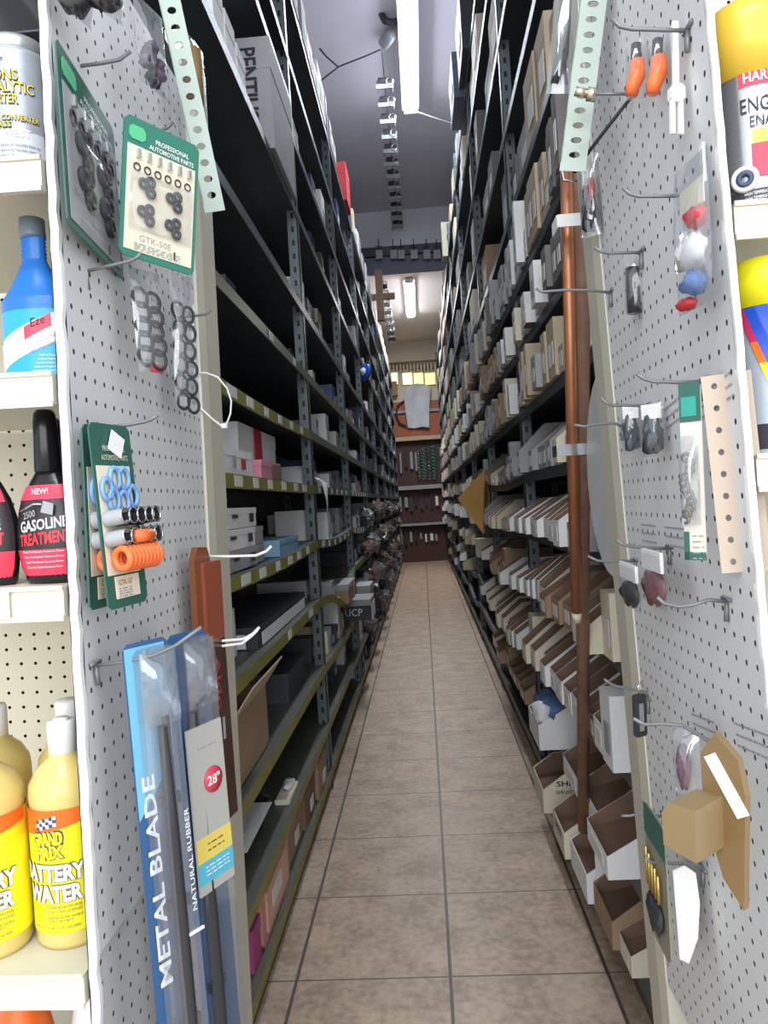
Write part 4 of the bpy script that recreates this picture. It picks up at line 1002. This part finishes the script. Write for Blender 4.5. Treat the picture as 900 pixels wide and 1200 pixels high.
def plainb(x, y, label):
    o = empty('battery_water_bottle', (x, y, .901)); tag(o, label, 'bottle', 'yellow battery water bottles'); r = .042
    MB().lathe([(0, 0), (r*.9, 0), (r, .008), (r, .175), (r*.97, .188), (r*.75, .205), (r*.40, .218), (.016, .225), (.016, .23)], liq, 28).build('bottle_body', o)
    MB().lathe([(.0155, .222), (.0165, .223), (.0165, .258), (.015, .262), (0, .262)], whitep, 24).build('cap', o)
plainb(-.492, .96, 'yellow bottle in the second row behind the two labelled ones')
plainb(-.463, 1.06, 'yellow bottle in the third row, cap just above the front bottle')
plainb(-.480, 1.155, 'yellow bottle in the last row against the cream back board')
plainb(-.59, .95, 'yellow bottle at the picture edge in the second row')
# grey fuel-system can
grayl = mat('can_grey', (.42, .46, .52), .3, .3, var=.25, scale=25)
o = empty('additive_can', (-.452, .862, 1.801)); tag(o, 'grey aerosol style can with yellow lettering on the top left shelf', 'can'); r = .042
MB().lathe([(0, 0), (r, 0), (r, .004), (r*.99, .006), (r*.99, .14), (r, .142), (r, .145), (r*.9, .15)], grayl, 36).build('can_body', o)
MB().lathe([(r*.86, .148), (r*.86, .163), (r*.8, .168), (0, .168)], mat('silver_cap', (.55, .57, .58), .3, .6, var=.2, scale=80), 30).build('cap', o)
lb = MB().arc(r+.0003, -1.6, 1.6, .01, .05, mat('can_pale', (.55, .58, .62), .4), 24).build('label', o)
for s, x_, z_, wd, h, m_ in (('Klear', -.03, .125, .036, .012, dk), ('EMISSIONS', -.042, .108, .062, .012, yellowc), ('& CATALYTIC', -.036, .094, .072, .012, yellowc), ('CONVERTER', -.036, .081, .055, .011, yellowc), ('CLEANER', -.036, .071, .03, .008, whitep),
                            ('FUEL EFF. CONVERTER', -.03, .062, .07, .006, yellowc), ('MAY PASS', -.03, .054, .04, .006, yellowc), ('WEST', .0, .043, .03, .009, whitep)):
    if m_ is yellowc: text(s, x_-.0008, z_-.0008, wd+.0016, h+.0016, ink, lb, y=-.0006, wrap=r, bold=.045)
    text(s, x_, z_, wd, h, m_, lb, y=-.0013, wrap=r, bold=.01)
for q in range(5): text('CAUTION KEEP OUT OF REACH OF CHILDREN READ ALL', -.035, .008+.006*q, .075, .003, dk, lb, y=-.0012, wrap=r)
# blue antifreeze bottle
blu = mat('bottle_blue', (.02, .16, .55), .25, var=.05); cy = mat('label_cyan', (.03, .35, .72), .3, var=0); bred = mat('label_red', (.70, .05, .10), .3, var=0)
o = empty('coolant_bottle', (-.443, .855, 1.566)); tag(o, 'bright blue ribbed bottle with diagonal white label on the second left shelf', 'bottle')
prof = [(0, 0), (.040, 0), (.042, .004), (.042, .085)]
for i in range(20):
    t = i/19; z = .088+t*.085; rr_ = .042-(.042-.0145)*min(1, max(0, (t-.12)/.55))**.8
    prof += [(rr_+.0007, z), (rr_-.0007, z+.0022)]
prof += [(.0135, .176), (0, .176)]
MB().lathe(prof, blu, 32, sx=1, sy=.62).build('bottle_body', o)
MB().lathe([(.0145, .174), (.0148, .176), (.0142, .196), (0, .196)], mat('grey_cap', (.16, .20, .24), .4), 24).build('cap', o)
lb = MB(); lb.arc(.0425, -1.2, 1.25, .004, .084, cy, 24, sy=.62)
vs = []
for k in range(17):
    a = -1.2+2.4*k/16; zl = .012+.042*k/16; vs += [(.0428*math.sin(a), -.62*.0428*math.cos(a), max(.006, zl)), (.0428*math.sin(a), -.62*.0428*math.cos(a), min(.084, zl+.034))]
lb.add(vs, [(2*k, 2*k+2, 2*k+3, 2*k+1) for k in range(16)], whitep, True); 
lo = lb.build('label', o)
lb2 = MB(); vs = []
for k in range(9):
    a = -.1+.75*k/8; zl = .048+.016*k/8; vs += [(.0431*math.sin(a), -.62*.0431*math.cos(a), zl), (.0431*math.sin(a), -.62*.0431*math.cos(a), zl+.015)]
lb2.add(vs, [(2*k, 2*k+2, 2*k+3, 2*k+1) for k in range(8)], bred, True); lb2.build('red_flash', lo)
text('Eze', .004, .062, .016, .01, ink, lo, y=-.001, wrap=.0428, sy=.62, skew=.3); text('TECH ENGINE', .0, .039, .032, .005, greyink, lo, y=-.001, wrap=.0428, sy=.62, skew=.4); text('PROTECTANT', .002, .031, .032, .005, greyink, lo, y=-.001, wrap=.0428, sy=.62, skew=.4)
for q in range(5): text('Reduces Engine Wear', .012-.002*q, .028-.0045*q, .026+.002*q, .003, whitep, lo, y=-.001, wrap=.0428, sy=.62)
o = MB().lathe([(0, 0), (.035, 0), (.036, .004), (.036, .12), (.02, .15), (.014, .155), (.014, .18), (0, .18)], mat('bottle_red', (.45, .03, .05), .3), 24).build('oil_bottle', loc=(-.49, .95, 1.566)); tag(o, 'dark red bottle behind the blue ribbed one', 'bottle')
MB().tube([(.03, -.03, .14), (.045, -.03, .12), (.04, -.03, .09)], .006, bred, 8).build('bottle_handle', o)
o = MB().lathe([(0, 0), (.035, 0), (.036, .004), (.036, .12), (.02, .15), (.014, .155), (.014, .18), (0, .18)], mat('bottle_navy', (.02, .05, .22), .3), 24).build('oil_bottle', loc=(-.42, .97, 1.566)); tag(o, 'dark navy bottle in shade behind the blue ribbed one', 'bottle')
MB().lathe([(.0145, .178), (.0145, .196), (0, .196)], blackm, 16).build('cap', o)
# gasoline treatment bottles
bl = mat('bottle_black', (.012, .012, .014), .18, var=0)
def treat(x, y, label, full=True):
    o = empty('treatment_bottle', (x, y, 1.331)); tag(o, label, 'bottle', 'black fuel treatment bottles')
    pr = [(0, 0), (.030, 0), (.033, .004), (.037, .03), (.039, .055), (.037, .08), (.031, .102), (.022, .12), (.0155, .130), (.014, .133)]
    MB().lathe(pr, bl, 32, sy=.6).build('bottle_body', o)
    MB().lathe([(.0145, .130), (.0155, .132), (.0135, .19), (.012, .20), (.009, .204), (0, .205)], bl, 24).build('tall_cap', o)
    if not full: return o
    vs = []; fs = []; n = 14; rows = [(.008, .031), (.02, .0355), (.04, .0385), (.055, .0392), (.07, .0385), (.085, .0358), (.098, .0325), (.108, .0282), (.115, .0245)]
    def col(z): return z
    def patch(z0, z1, amp, m_, off):
        rs = [(z, r_) for z, r_ in rows if z0 <= z <= z1]; vs = []
        for z, r_ in rs:
            for k in range(n+1):
                a = (-1+2*k/n)*amp; vs.append(((r_+off)*math.sin(a), -.6*(r_+off)*math.cos(a), z))
        return MB().add(vs, [(i*(n+1)+k, i*(n+1)+k+1, (i+1)*(n+1)+k+1, (i+1)*(n+1)+k) for i in range(len(rs)-1) for k in range(n)], m_, True)
    lo = patch(0, .2, 1.25, mat('label_black', (.03, .022, .025), .3, var=0), .0013).build('label', o)
    patch(.008, .04, 1.22, bred, .0022).build('red_foot', lo); patch(.098, .116, 1.1, bred, .0022).build('red_arch', lo)
    k = dict(wrap=.039, sy=.6)
    text('NEW!', -.012, .104, .022, .007, whitep, lo, y=.004, bold=.01, **k)
    text('2500', -.022, .0755, .016, .008, greyc, lo, y=-.002, bold=.01, skew=.2, **k); text('GASOLINE', -.027, .060, .056, .013, whitep, lo, y=-.0028, bold=.02, skew=.1, **k)
    text('TREATMENT', -.030, .044, .062, .014, mat('bright_red', (.85, .03, .05), .3, var=0), lo, y=-.0028, bold=.03, skew=.07, **k)
    for q in range(4): text('Cleans Fuel System Restores Power', -.026+.002*q, .036-.006*q, .05-.003*q, .003, whitep, lo, y=-.0030, **k)
    m = MB(); m.tube([(-.022, -.0262, .085), (-.006, -.027, .093), (.006, -.0265, .092)], .0012, steel, 6); m.prism([(.002, .083), (.016, .079), (.018, .092), (.006, .096)], -.0275, -.0262, greyc); m.build('printed_nozzle', lo)
    return o
treat(-.441, .850, 'black fuel treatment bottle with red lettering beside the white board edge')
treat(-.518, .845, 'black fuel treatment bottle cut by the left picture edge')
treat(-.47, .92, 'plain black bottle, left in the second row of fuel treatment', False); treat(-.42, .93, 'plain black bottle, right in the second row of fuel treatment', False)
treat(-.475, 1.0, 'plain black bottle in the last row of fuel treatment', False)
# bottles on the lowest visible left shelf
for i, (x, y, m_, s) in enumerate(((-.53, .87, org, 'orange'), (-.445, .90, whitep, 'pale'))):
    o = MB().lathe([(0, 0), (.035, 0), (.036, .004), (.036, .17), (.03, .2), (.018, .215), (.018, .235), (0, .235)], m_, 24).build('oil_bottle', loc=(x, y, .601)); tag(o, f'{s} bottle top peeping out below the battery water shelf', 'bottle')
    MB().lathe([(.0185, .214), (.0185, .236), (0, .237)], m_, 16).build('cap', o)
# right cans
ycap = mat('cap_yellow', (.80, .52, .06), .3, var=.04); ycap2 = mat('cap_bright_yellow', (.85, .78, .02), .3, var=0); silver = mat('can_silver', (.55, .57, .60), .22, .8, var=.05)
o = empty('spray_can', (atY(838, 150, .80).x+.0455, .818, 1.681)); tag(o, 'silver engine enamel spray can with a mustard yellow cap, top right shelf', 'spray can'); r = .044
MB().lathe([(0, 0), (r, 0), (r+.001, .003), (r, .006), (r, .14), (r+.001, .145), (r*.9, .152)], silver, 36).build('can_body', o)
MB().lathe([(r+.0015, .137), (r+.0018, .20), (r*.97, .213), (r*.85, .218), (0, .219)], ycap, 36).build('cap', o)
lo = MB().arc(r+.0006, -1.05, .9, .0, .018, mat('label_dark', (.05, .05, .06), .3, var=0), 16).build('label', o); MB().arc(r+.0006, -.45, .9, .030, .064, bred, 16).build('red_print', lo); MB().arc(r+.0008, -.42, .9, .064, .078, yellowc, 14).build('yellow_print', lo); MB().arc(r+.0006, -.66, .9, .123, .141, bred, 14).build('red_banner', lo)
m = MB(); m.ring((0, 0, 0), .011, .003, mat('tyre_white', (.75, .72, .66), .4, var=0), 20, 6, T=Matrix.Translation((-.026, -.036, .030)) @ Matrix.Rotation(-.5, 4, 'Z')); m.ring((0, 0, 0), .006, .003, dk, 20, 6, T=Matrix.Translation((-.026, -.036, .030)) @ Matrix.Rotation(-.5, 4, 'Z')); m.build('printed_wheel', lo)
text('HARD', -.024, .1265, .03, .010, whitep, lo, y=-.0015, wrap=r, bold=.02); text('ENGINE', -.028, .096, .05, .015, ink, lo, y=-.0015, wrap=r); text('ENAMEL', -.020, .081, .042, .011, ink, lo, y=-.0017, wrap=r)
for q in range(3): text('HIGH TEMPERATURE ENGINE ENAMEL', -.028, .002+.005*q, .05, .0032, whitep, lo, y=-.0015, wrap=r)
o = MB().lathe([(0, 0), (.033, 0), (.033, .15), (.025, .16), (0, .16)], mat('can_maroon', (.25, .05, .07), .35), 28).build('spray_can', loc=(.392, .915, 1.681)); tag(o, 'dark red can standing behind the silver spray can', 'spray can')
MB().lathe([(.0335, .148), (.032, .19), (0, .195)], blackm, 24).build('cap', o)
o = empty('spray_can', (atY(857, 350, .80).x+.0455, .818, 1.426)); tag(o, 'blue and yellow can with a bright yellow lid on the second right shelf', 'spray can')
MB().lathe([(0, 0), (r, 0), (r+.001, .003), (r, .006), (r, .155), (r*.95, .16)], mat('can_pale_grey', (.45, .50, .56), .3, .3), 36).build('can_body', o)
MB().lathe([(r+.001, .155), (r+.0015, .195), (r*.96, .205), (0, .206)], ycap2, 36).build('lid', o)
lb = MB(); lb.arc(r+.0006, -1.5, 1, .006, .032, ink, 20)
n = 24
def diag(z0, z1, s0, s1, m_, off):
    vs = []
    for k in range(n+1):
        z = z0+(z1-z0)*k/n; t = (.155-z)/.13; a = -1.12+s0+t*1.0; b2 = -1.12+s1+t*1.0
        vs += [((r+off)*math.sin(a), -(r+off)*math.cos(a), z), ((r+off)*math.sin(b2), -(r+off)*math.cos(b2), z)]
    lb.add(vs, [(2*k, 2*k+1, 2*k+3, 2*k+2) for k in range(n)], m_, True)
blu2 = mat('label_royal', (.02, .08, .48), .3, var=0)
for j in range(6): diag(.155, .035, .12+.26*j, .12+.26*(j+1)+.02, blu2 if j < 3 else cy, .0008)
diag(.155, .118, -.02, .14, mat('label_crimson', (.60, .03, .10), .3, var=0), .001); diag(.118, .095, -.02, .14, org, .001); diag(.095, .035, -.02, .14, ycap2, .001)
lo = lb.build('label', o); text('S', -.014, .085, .014, .02, whitep, lo, y=-.0016, wrap=r, bold=.02); text('400', -.02, .017, .016, .006, whitep, lo, y=-.0016, wrap=r, bold=.02)
o = MB().lathe([(0, 0), (.03, 0), (.032, .01), (.032, .05), (.026, .065), (.02, .075), (0, .076)], steel, 24).build('chrome_cup', loc=(.415, .80, 1.151)); tag(o, 'small chrome cup on the third right shelf at the picture edge', 'cup')
MB().lathe([(.021, .073), (.022, .08), (0, .081)], redc, 20).build('lid', o)
# ================================================================== BOTTOM RIGHT LARGE PARTS BOXES
for X, Y, W, H, hf, mo, lb_ in ((.452, 2.05, .22, .14, .55, kraft, 'brown fronted open parts box nearest the camera on the lowest right shelf'),
                         (.435, 2.285, .25, .15, .6, white, 'white open parts box holding the foot of the rusted pipe on the lowest right shelf'),
                         (.42, 2.57, .22, .15, .6, creamc, 'cream open parts box just beyond the foot of the rusted pipe'),
                         (.41, 2.95, .26, .155, .6, creamc, 'cream lettered parts box, farthest of the four on the lowest right shelf')):
    o = bin_mesh(.36, W, H, H*hf, .09, mo, brown).build('parts_box', loc=(X, Y, ZR[0]+.001)); tag(o, lb_, 'box', 'large open boxes on the lowest right shelf')
    if Y > 2.9: text('SHP', .055, .105, .07, .022, ink, o, y=-.001, bold=.02); text('SERVICE', .05, .075, .08, .014, ink, o, y=-.001, bold=.01)
    if Y < 2.2:
        MB().box((.01, W+.001, .0), (.34, W+.004, .17), white).build('lid_flap', o)
        text('SHE', .13, .135, .07, .018, ink, o, y=W-.0005, bold=.02); text('TELS', .15, .105, .06, .016, bluec, o, y=W-.0005, bold=.02)
    if 2.5 < Y < 2.6: t = text('SATE', .0, .02, .12, .025, ink, o, y=0, bold=.02); t.rotation_euler = (0, 0, -math.pi/2); t.location = (-.0015, .17, .03)
o = bin_mesh(.36, .28, .19, .10, .16, white, brown).build('parts_box', loc=(.405, 2.93, ZR[1]+.001)); tag(o, 'white open parts box with a blue and white packet on the second right shelf', 'box')
m = MB(); m.blob((.49, 3.05, ZR[1]+.15), .07, .11, .05, bluec, 5); tag(m.build('parts_packet'), 'blue packet lying in the white open parts box by the near right post', 'packet')
m = MB(); m.blob((.44, 3.0, ZR[1]+.13), .05, .07, .045, white, 6); tag(m.build('parts_packet'), 'white printed packet lying in front of the blue one in its box', 'packet')
# ================================================================== CEILING
tubem = mat('lit_tube', (1, 1, 1), .5, var=0, emit=(.80, .90, 1), estr=26)
def fixture(x, y0, y1, z, label, col, power):
    o = empty('tube_light', (x, y0, z)); tag(o, label, 'ceiling light', 'fluorescent tube lights'); L = y1-y0
    MB().prism([(-.06, -.0), (.06, -.0), (.09, -.02), (.09, -.03), (-.09, -.03), (-.09, -.02)], 0, L, whitep).build('housing', o)
    for q in (-.04, .04): MB().tube([(q, .03, -.052), (q, L-.03, -.052)], .018, tubem, 10).build('tube', o)
    for yy in (0, L-.03): MB().box((-.07, yy, -.075), (.07, yy+.03, -.03), whitep).build('end_cap', o)
    a = area('tube_light_glow', (x, (y0+y1)/2, z-.09), (x, (y0+y1)/2, 0), .14, L, power, col); a.rotation_euler = (0, 0, 0)
    return o
fixture(.13, 5.3, 8.0, CZ-.10, 'bright ceiling tube light above the near aisle', (.85, .92, 1), 60)
fixture(.0, 12.1, 14.4, CZ2-.02, 'ceiling tube light over the far end beyond the header', (1, .95, .90), 75)
for i in range(2):
    m = MB(); m.tube([(.08 if i else .12, 5.9 if i else 7.3, CZ-.10), (.08 if i else .12, 5.9 if i else 7.3, CZ)], .006, wire, 6); tag(m.build('hanging_rod'), f'thin rod holding the near tube light, {["farther", "nearer"][i]} one', 'rod')
# rail with exhaust hangers
hx = -.12; m = MB().box((hx-.006, 6.8, 5.53), (hx+.006, 11.0, 5.545), wire)
for yy in (6.9, 8.9, 10.9): m.box((hx-.005, yy, 5.54), (hx+.005, yy+.01, CZ), wire)
o = m.build('hanging_rail'); tag(o, 'thin rail under the ceiling from which metal clamps hang', 'rail')
for i in range(12):
    y = 7.2+.33*i; m = MB(); dark = (blackm, greyc)[i % 3 == 2]
    m.box((-.085, -.012, -.10), (.085, .012, -.055), greyc); m.box((-.065, -.02, -.055), (.07, .02, .0), blackm)
    m.tube([(-.075, 0, -.14), (-.075, 0, -.02), (.0, 0, .0), (.075, 0, -.02), (.075, 0, -.14)], .006, wire, 6)
    m.ring((.05, -.03, -.05), .035, .006, steel, 12, 5)
    k = m.build('clamp', loc=(hx, y, 5.529)); tag(k, f'grey metal exhaust clamp on the ceiling rail, {ORD[i+1]} from the camera', 'clamp', 'clamps on the ceiling rail')
m = MB(); pts = [atY(448, 2, 6.6), atY(446, 14, 6.6), atY(451, 24, 6.6), atY(460, 27, 6.6), atY(470, 23, 6.6), atY(476, 12, 6.6), atY(474, 2, 6.6), atY(470, -10, 6.6)]
m.tube(pts, .032, blackm, 10); tag(m.build('rubber_hose'), 'curved black rubber hose hanging before the near tube light', 'hose')
m = MB(); m.tube([atY(469, 28, 6.7), atY(449, 52, 6.9)], .055, greyc, 12); tag(m.build('silencer_can'), 'grey metal cylinder hanging under the black hose', 'cylinder')
for pts, lb_ in (([(360, 99, 7), (374, 96, 7), (397, 78, 7), (430, 65, 7), (446, 58, 7)], 'thin black cable crossing to the hanging clamps from the left'), ([(362, 48, 7), (373, 55, 7), (382, 66, 7), (397, 79, 7)], 'thin short cable branching near the left rack top'), ([(489, 131, 7.9), (515, 140, 7.8), (543, 149, 7.4)], 'thin cable running from tube light end to the right rack')):
    tag(MB().tube([atY(*p) for p in pts], .008, blackm, 6).build('ceiling_cable'), lb_, 'cable')
# header beam with hanging tags
m = MB(); m.box((-1.0, YB-.10, 5.06), (.97, YB-.02, 5.19), slatedark); o = m.build('steel_beam'); tag(o, 'dark steel beam across the aisle under the header wall', 'beam')
m = MB(); m.box((-1.0, YB-.06, 4.80), (.97, YB-.001, 5.05), mat('beam_grey', (.13, .14, .19), .6)); m.build('lower_flange', o)
for i, px in enumerate((444, 461, 470, 485, 500, 512)):
    P = atY(px, 293, YB-.14); m = MB(); m.tube([(0, 0, -.02), (0, 0, .16)], .007, blackm, 6); m.box((-.05, -.01, -.13), (.05, 0, .0), greyc); m.tube([(-.05, -.01, .05), (.05, -.01, .05)], .006, blackm, 6)
    tag(m.build('beam_clip', loc=P), f'small grey clip on the dark header beam, {ORD[i+1]} from the left', 'clip', 'clips on the header beam')
for i in range(8):
    y = 11.9+.55*i; m = MB(); m.box((-.10, -.01, -.12), (.06, .01, -.05), blackm); m.tube([(-.08, 0, -.18), (-.08, 0, 0), (.06, 0, 0), (.06, 0, -.18)], .008, wire, 6); m.ring((.03, 0, -.12), .04, .008, steel, 10, 5)
    tag(m.build('clamp', loc=(-.42, y, 4.979)), f'dark metal clamp under the far ceiling, {ORD[i+1]} beyond the header', 'clamp', 'clamps under the far ceiling')
m = MB().box((-.43, 11.6, 4.98), (-.41, 16.2, 4.995), wire)
for yy in (11.7, 14, 16.1): m.box((-.425, yy, 4.99), (-.415, yy+.01, CZ2), wire)
tag(m.build('hanging_rail'), 'thin rail under the far ceiling beyond the header beam', 'rail')
# dark red cross-like bracket on the left rack top at the back
P = atY(449, 345, 10.2); m = MB(); m.box((-.10, 0, -.35), (.0, .1, .35), brown); m.box((-.30, .02, -.06), (.16, .08, .02), brown); tag(m.build('wooden_bracket', loc=P), 'dark red wooden bracket jutting from the far left rack top', 'bracket')
# ================================================================== BACK WALL
YW = YE-.02
def q(px, py, dy=0): return atY(px, py, YW-dy)
dbrown = mat('dark_pegboard', (.075, .035, .03), .6, var=.2); dor = mat('orange_wood', (.36, .10, .04), .5, var=.15); dbr2 = mat('maroon_base', (.10, .045, .04), .6)
def wz(py): return q(490, py).z
o = empty('wall_display', (0, YW, 0)); tag(o, 'dark brown pegboard display wall closing the far end of the aisle', 'display wall')
MB().box((WL, -.02, 0), (WR, 0, wz(515)), dbrown).build('pegboard_panel', o); MB().box((WL, -.03, wz(514)), (WR, 0, wz(470)), dor).build('orange_panel', o)
for i, py in enumerate((514, 571, 613)):
    MB().box((WL, -.22, wz(py)-.05), (WR, -.02, wz(py)+.04 if i < 2 else wz(py)), kraftl if i == 0 else greyc).build('display_shelf', o)
MB().box((WL, -.10, wz(482)-.03), (WR, -.06, wz(482)+.03), greyc).build('display_bar', o)
litm = mat('lit_panel', (.9, .8, .4), .5, var=.15, scale=3, emit=(1, .85, .45), estr=2.2)
wfr = mat('window_frame_cream', (.62, .50, .32), .6)
root = empty('window_1', (0, YW, 0)); root['kind'] = 'structure'
for i, (x0, x1) in enumerate(((455, 466), (472, 483), (485, 496), (498, 510))):
    a, b2 = q(x0, 438), q(x1, 450); f = MB().box((a.x-.02, -.03, b2.z-.02), (b2.x+.02, -.01, a.z+.02), wfr).build('window_frame', root)
    MB().box((a.x, -.045, b2.z), (b2.x, -.031, a.z), litm if i < 2 else mat('lit_panel_green', (.8, .85, .2), .5, var=.15, scale=3, emit=(.85, .80, .2), estr=1.6)).build('pane', f)
# dark parts hanging over the window
for i in range(14):
    px = 455+4*i; hgt = (8, 6, 9, 7)[i % 4]; a = q(px, 426, .1); m = MB(); m.tube([(0, 0, 0), (0, 0, -hgt*.018)], .012, blackm, 6); m.box((-.02, -.01, -hgt*.018-.03), (.02, .01, -hgt*.018), (kraft, blackm)[i % 2])
    tag(m.build('hanging_part', loc=a), f'small dark part hung above the lit far window, {ORD[i+1]} from left', 'part', 'parts above the far window')
a = q(455, 426, .09); b2 = q(512, 422, .09); tag(MB().tube([a, b2], .02, kraft, 6).build('hanging_rod'), 'brown rod above the lit far window', 'rod')
# plastic garments
filmw = mat('cloudy_plastic', (.55, .60, .66), .35, var=.25, scale=6)
def drape(pxs, label, dy):
    m = MB(); n = len(pxs[0]); vs = []
    for r_, row in enumerate(pxs):
        for c_, (x, y) in enumerate(row): vs.append(atY(x, y, YW-dy-.05*math.sin(c_*2.1+r_)))
    k = len(vs); vs = vs+[v+Vector((0, .03, 0)) for v in vs]; fs = []
    for i in range(len(pxs)-1):
        for j in range(n-1):
            a = (i*n+j, i*n+j+1, (i+1)*n+j+1, (i+1)*n+j); fs += [a, tuple(k+t for t in reversed(a))]
    return tag(m.add(vs, fs, filmw, True).build('plastic_cover'), label, 'plastic cover')
drape([[(480, 452), (488, 449), (498, 450), (505, 453)], [(473, 462), (486, 461), (497, 461), (504, 464)], [(475, 480), (484, 481), (494, 480), (503, 479)], [(478, 501), (486, 502), (494, 500), (503, 501)]], 'cloudy clear plastic cover hanging in front of the orange panel', .14)
m = MB(); pts = [q(x, y, .10) for x, y in ((473, 470), (466, 476), (464, 486), (468, 496), (476, 500))]; m.tube(pts, .02, blackm, 8); tag(m.build('rubber_belt'), 'black loop belt hanging left of the cloudy cover', 'belt')
a, b2 = q(456, 447, .2), q(466, 463, .2); tag(MB().box((a.x, a.y, b2.z), (b2.x, a.y+.15, a.z), kraft).build('carton'), 'brown carton high on the far wall display', 'box')
# springs
for i in range(4):
    px = 491+6*i; pts = []
    for t in range(60):
        an = t*2*math.pi/6; z0, z1 = q(px, 527-2*i, .12).z, q(px, 562, .12).z; c = q(px, 545, .12); pts.append((c.x+.045*math.cos(an), c.y+.045*math.sin(an), z0+(z1-z0)*t/59))
    tag(MB().tube(pts, .011, (steel, MATS['teal_print'])[i % 2], 5).build('coil_spring'), f'long coil spring on the far display wall, {ORD[i+1]} from the left', 'spring', 'coil springs on the far wall')
# hanging packs on the far wall
rr = random.Random(9); n_ = 0
for row, (y0, y1) in enumerate(((528, 556), (580, 600), (620, 640))):
    for x in range(468, 516, 6):
        if row == 0 and x > 486: continue
        n_ += 1; a = q(x, y0+rr.uniform(0, 6), .08); b2 = q(x+rr.uniform(2.5, 4.5), y1-rr.uniform(0, 9), .08)
        mm = rr.choice([blackm, greyc, darkc, darkc, whitep, mat('clear_pack', (.3, .33, .36), .3)])
        m = MB(); m.prism(rrect(a.x, b2.x, b2.z, a.z, .01), a.y-.03, a.y, mm); m.tube([(a.x+.03, a.y-.02, a.z), (a.x+.03, a.y+.06, a.z+.03)], .005, wire, 5)
        tag(m.build('hanging_pack'), f'{["shiny dark", "small hanging", "low hanging"][row]} pack on far display wall, {ORD[(x-468)//6+1]} from left in the {["upper", "middle", "lowest"][row]} row', 'packet', 'packs on the far display wall')
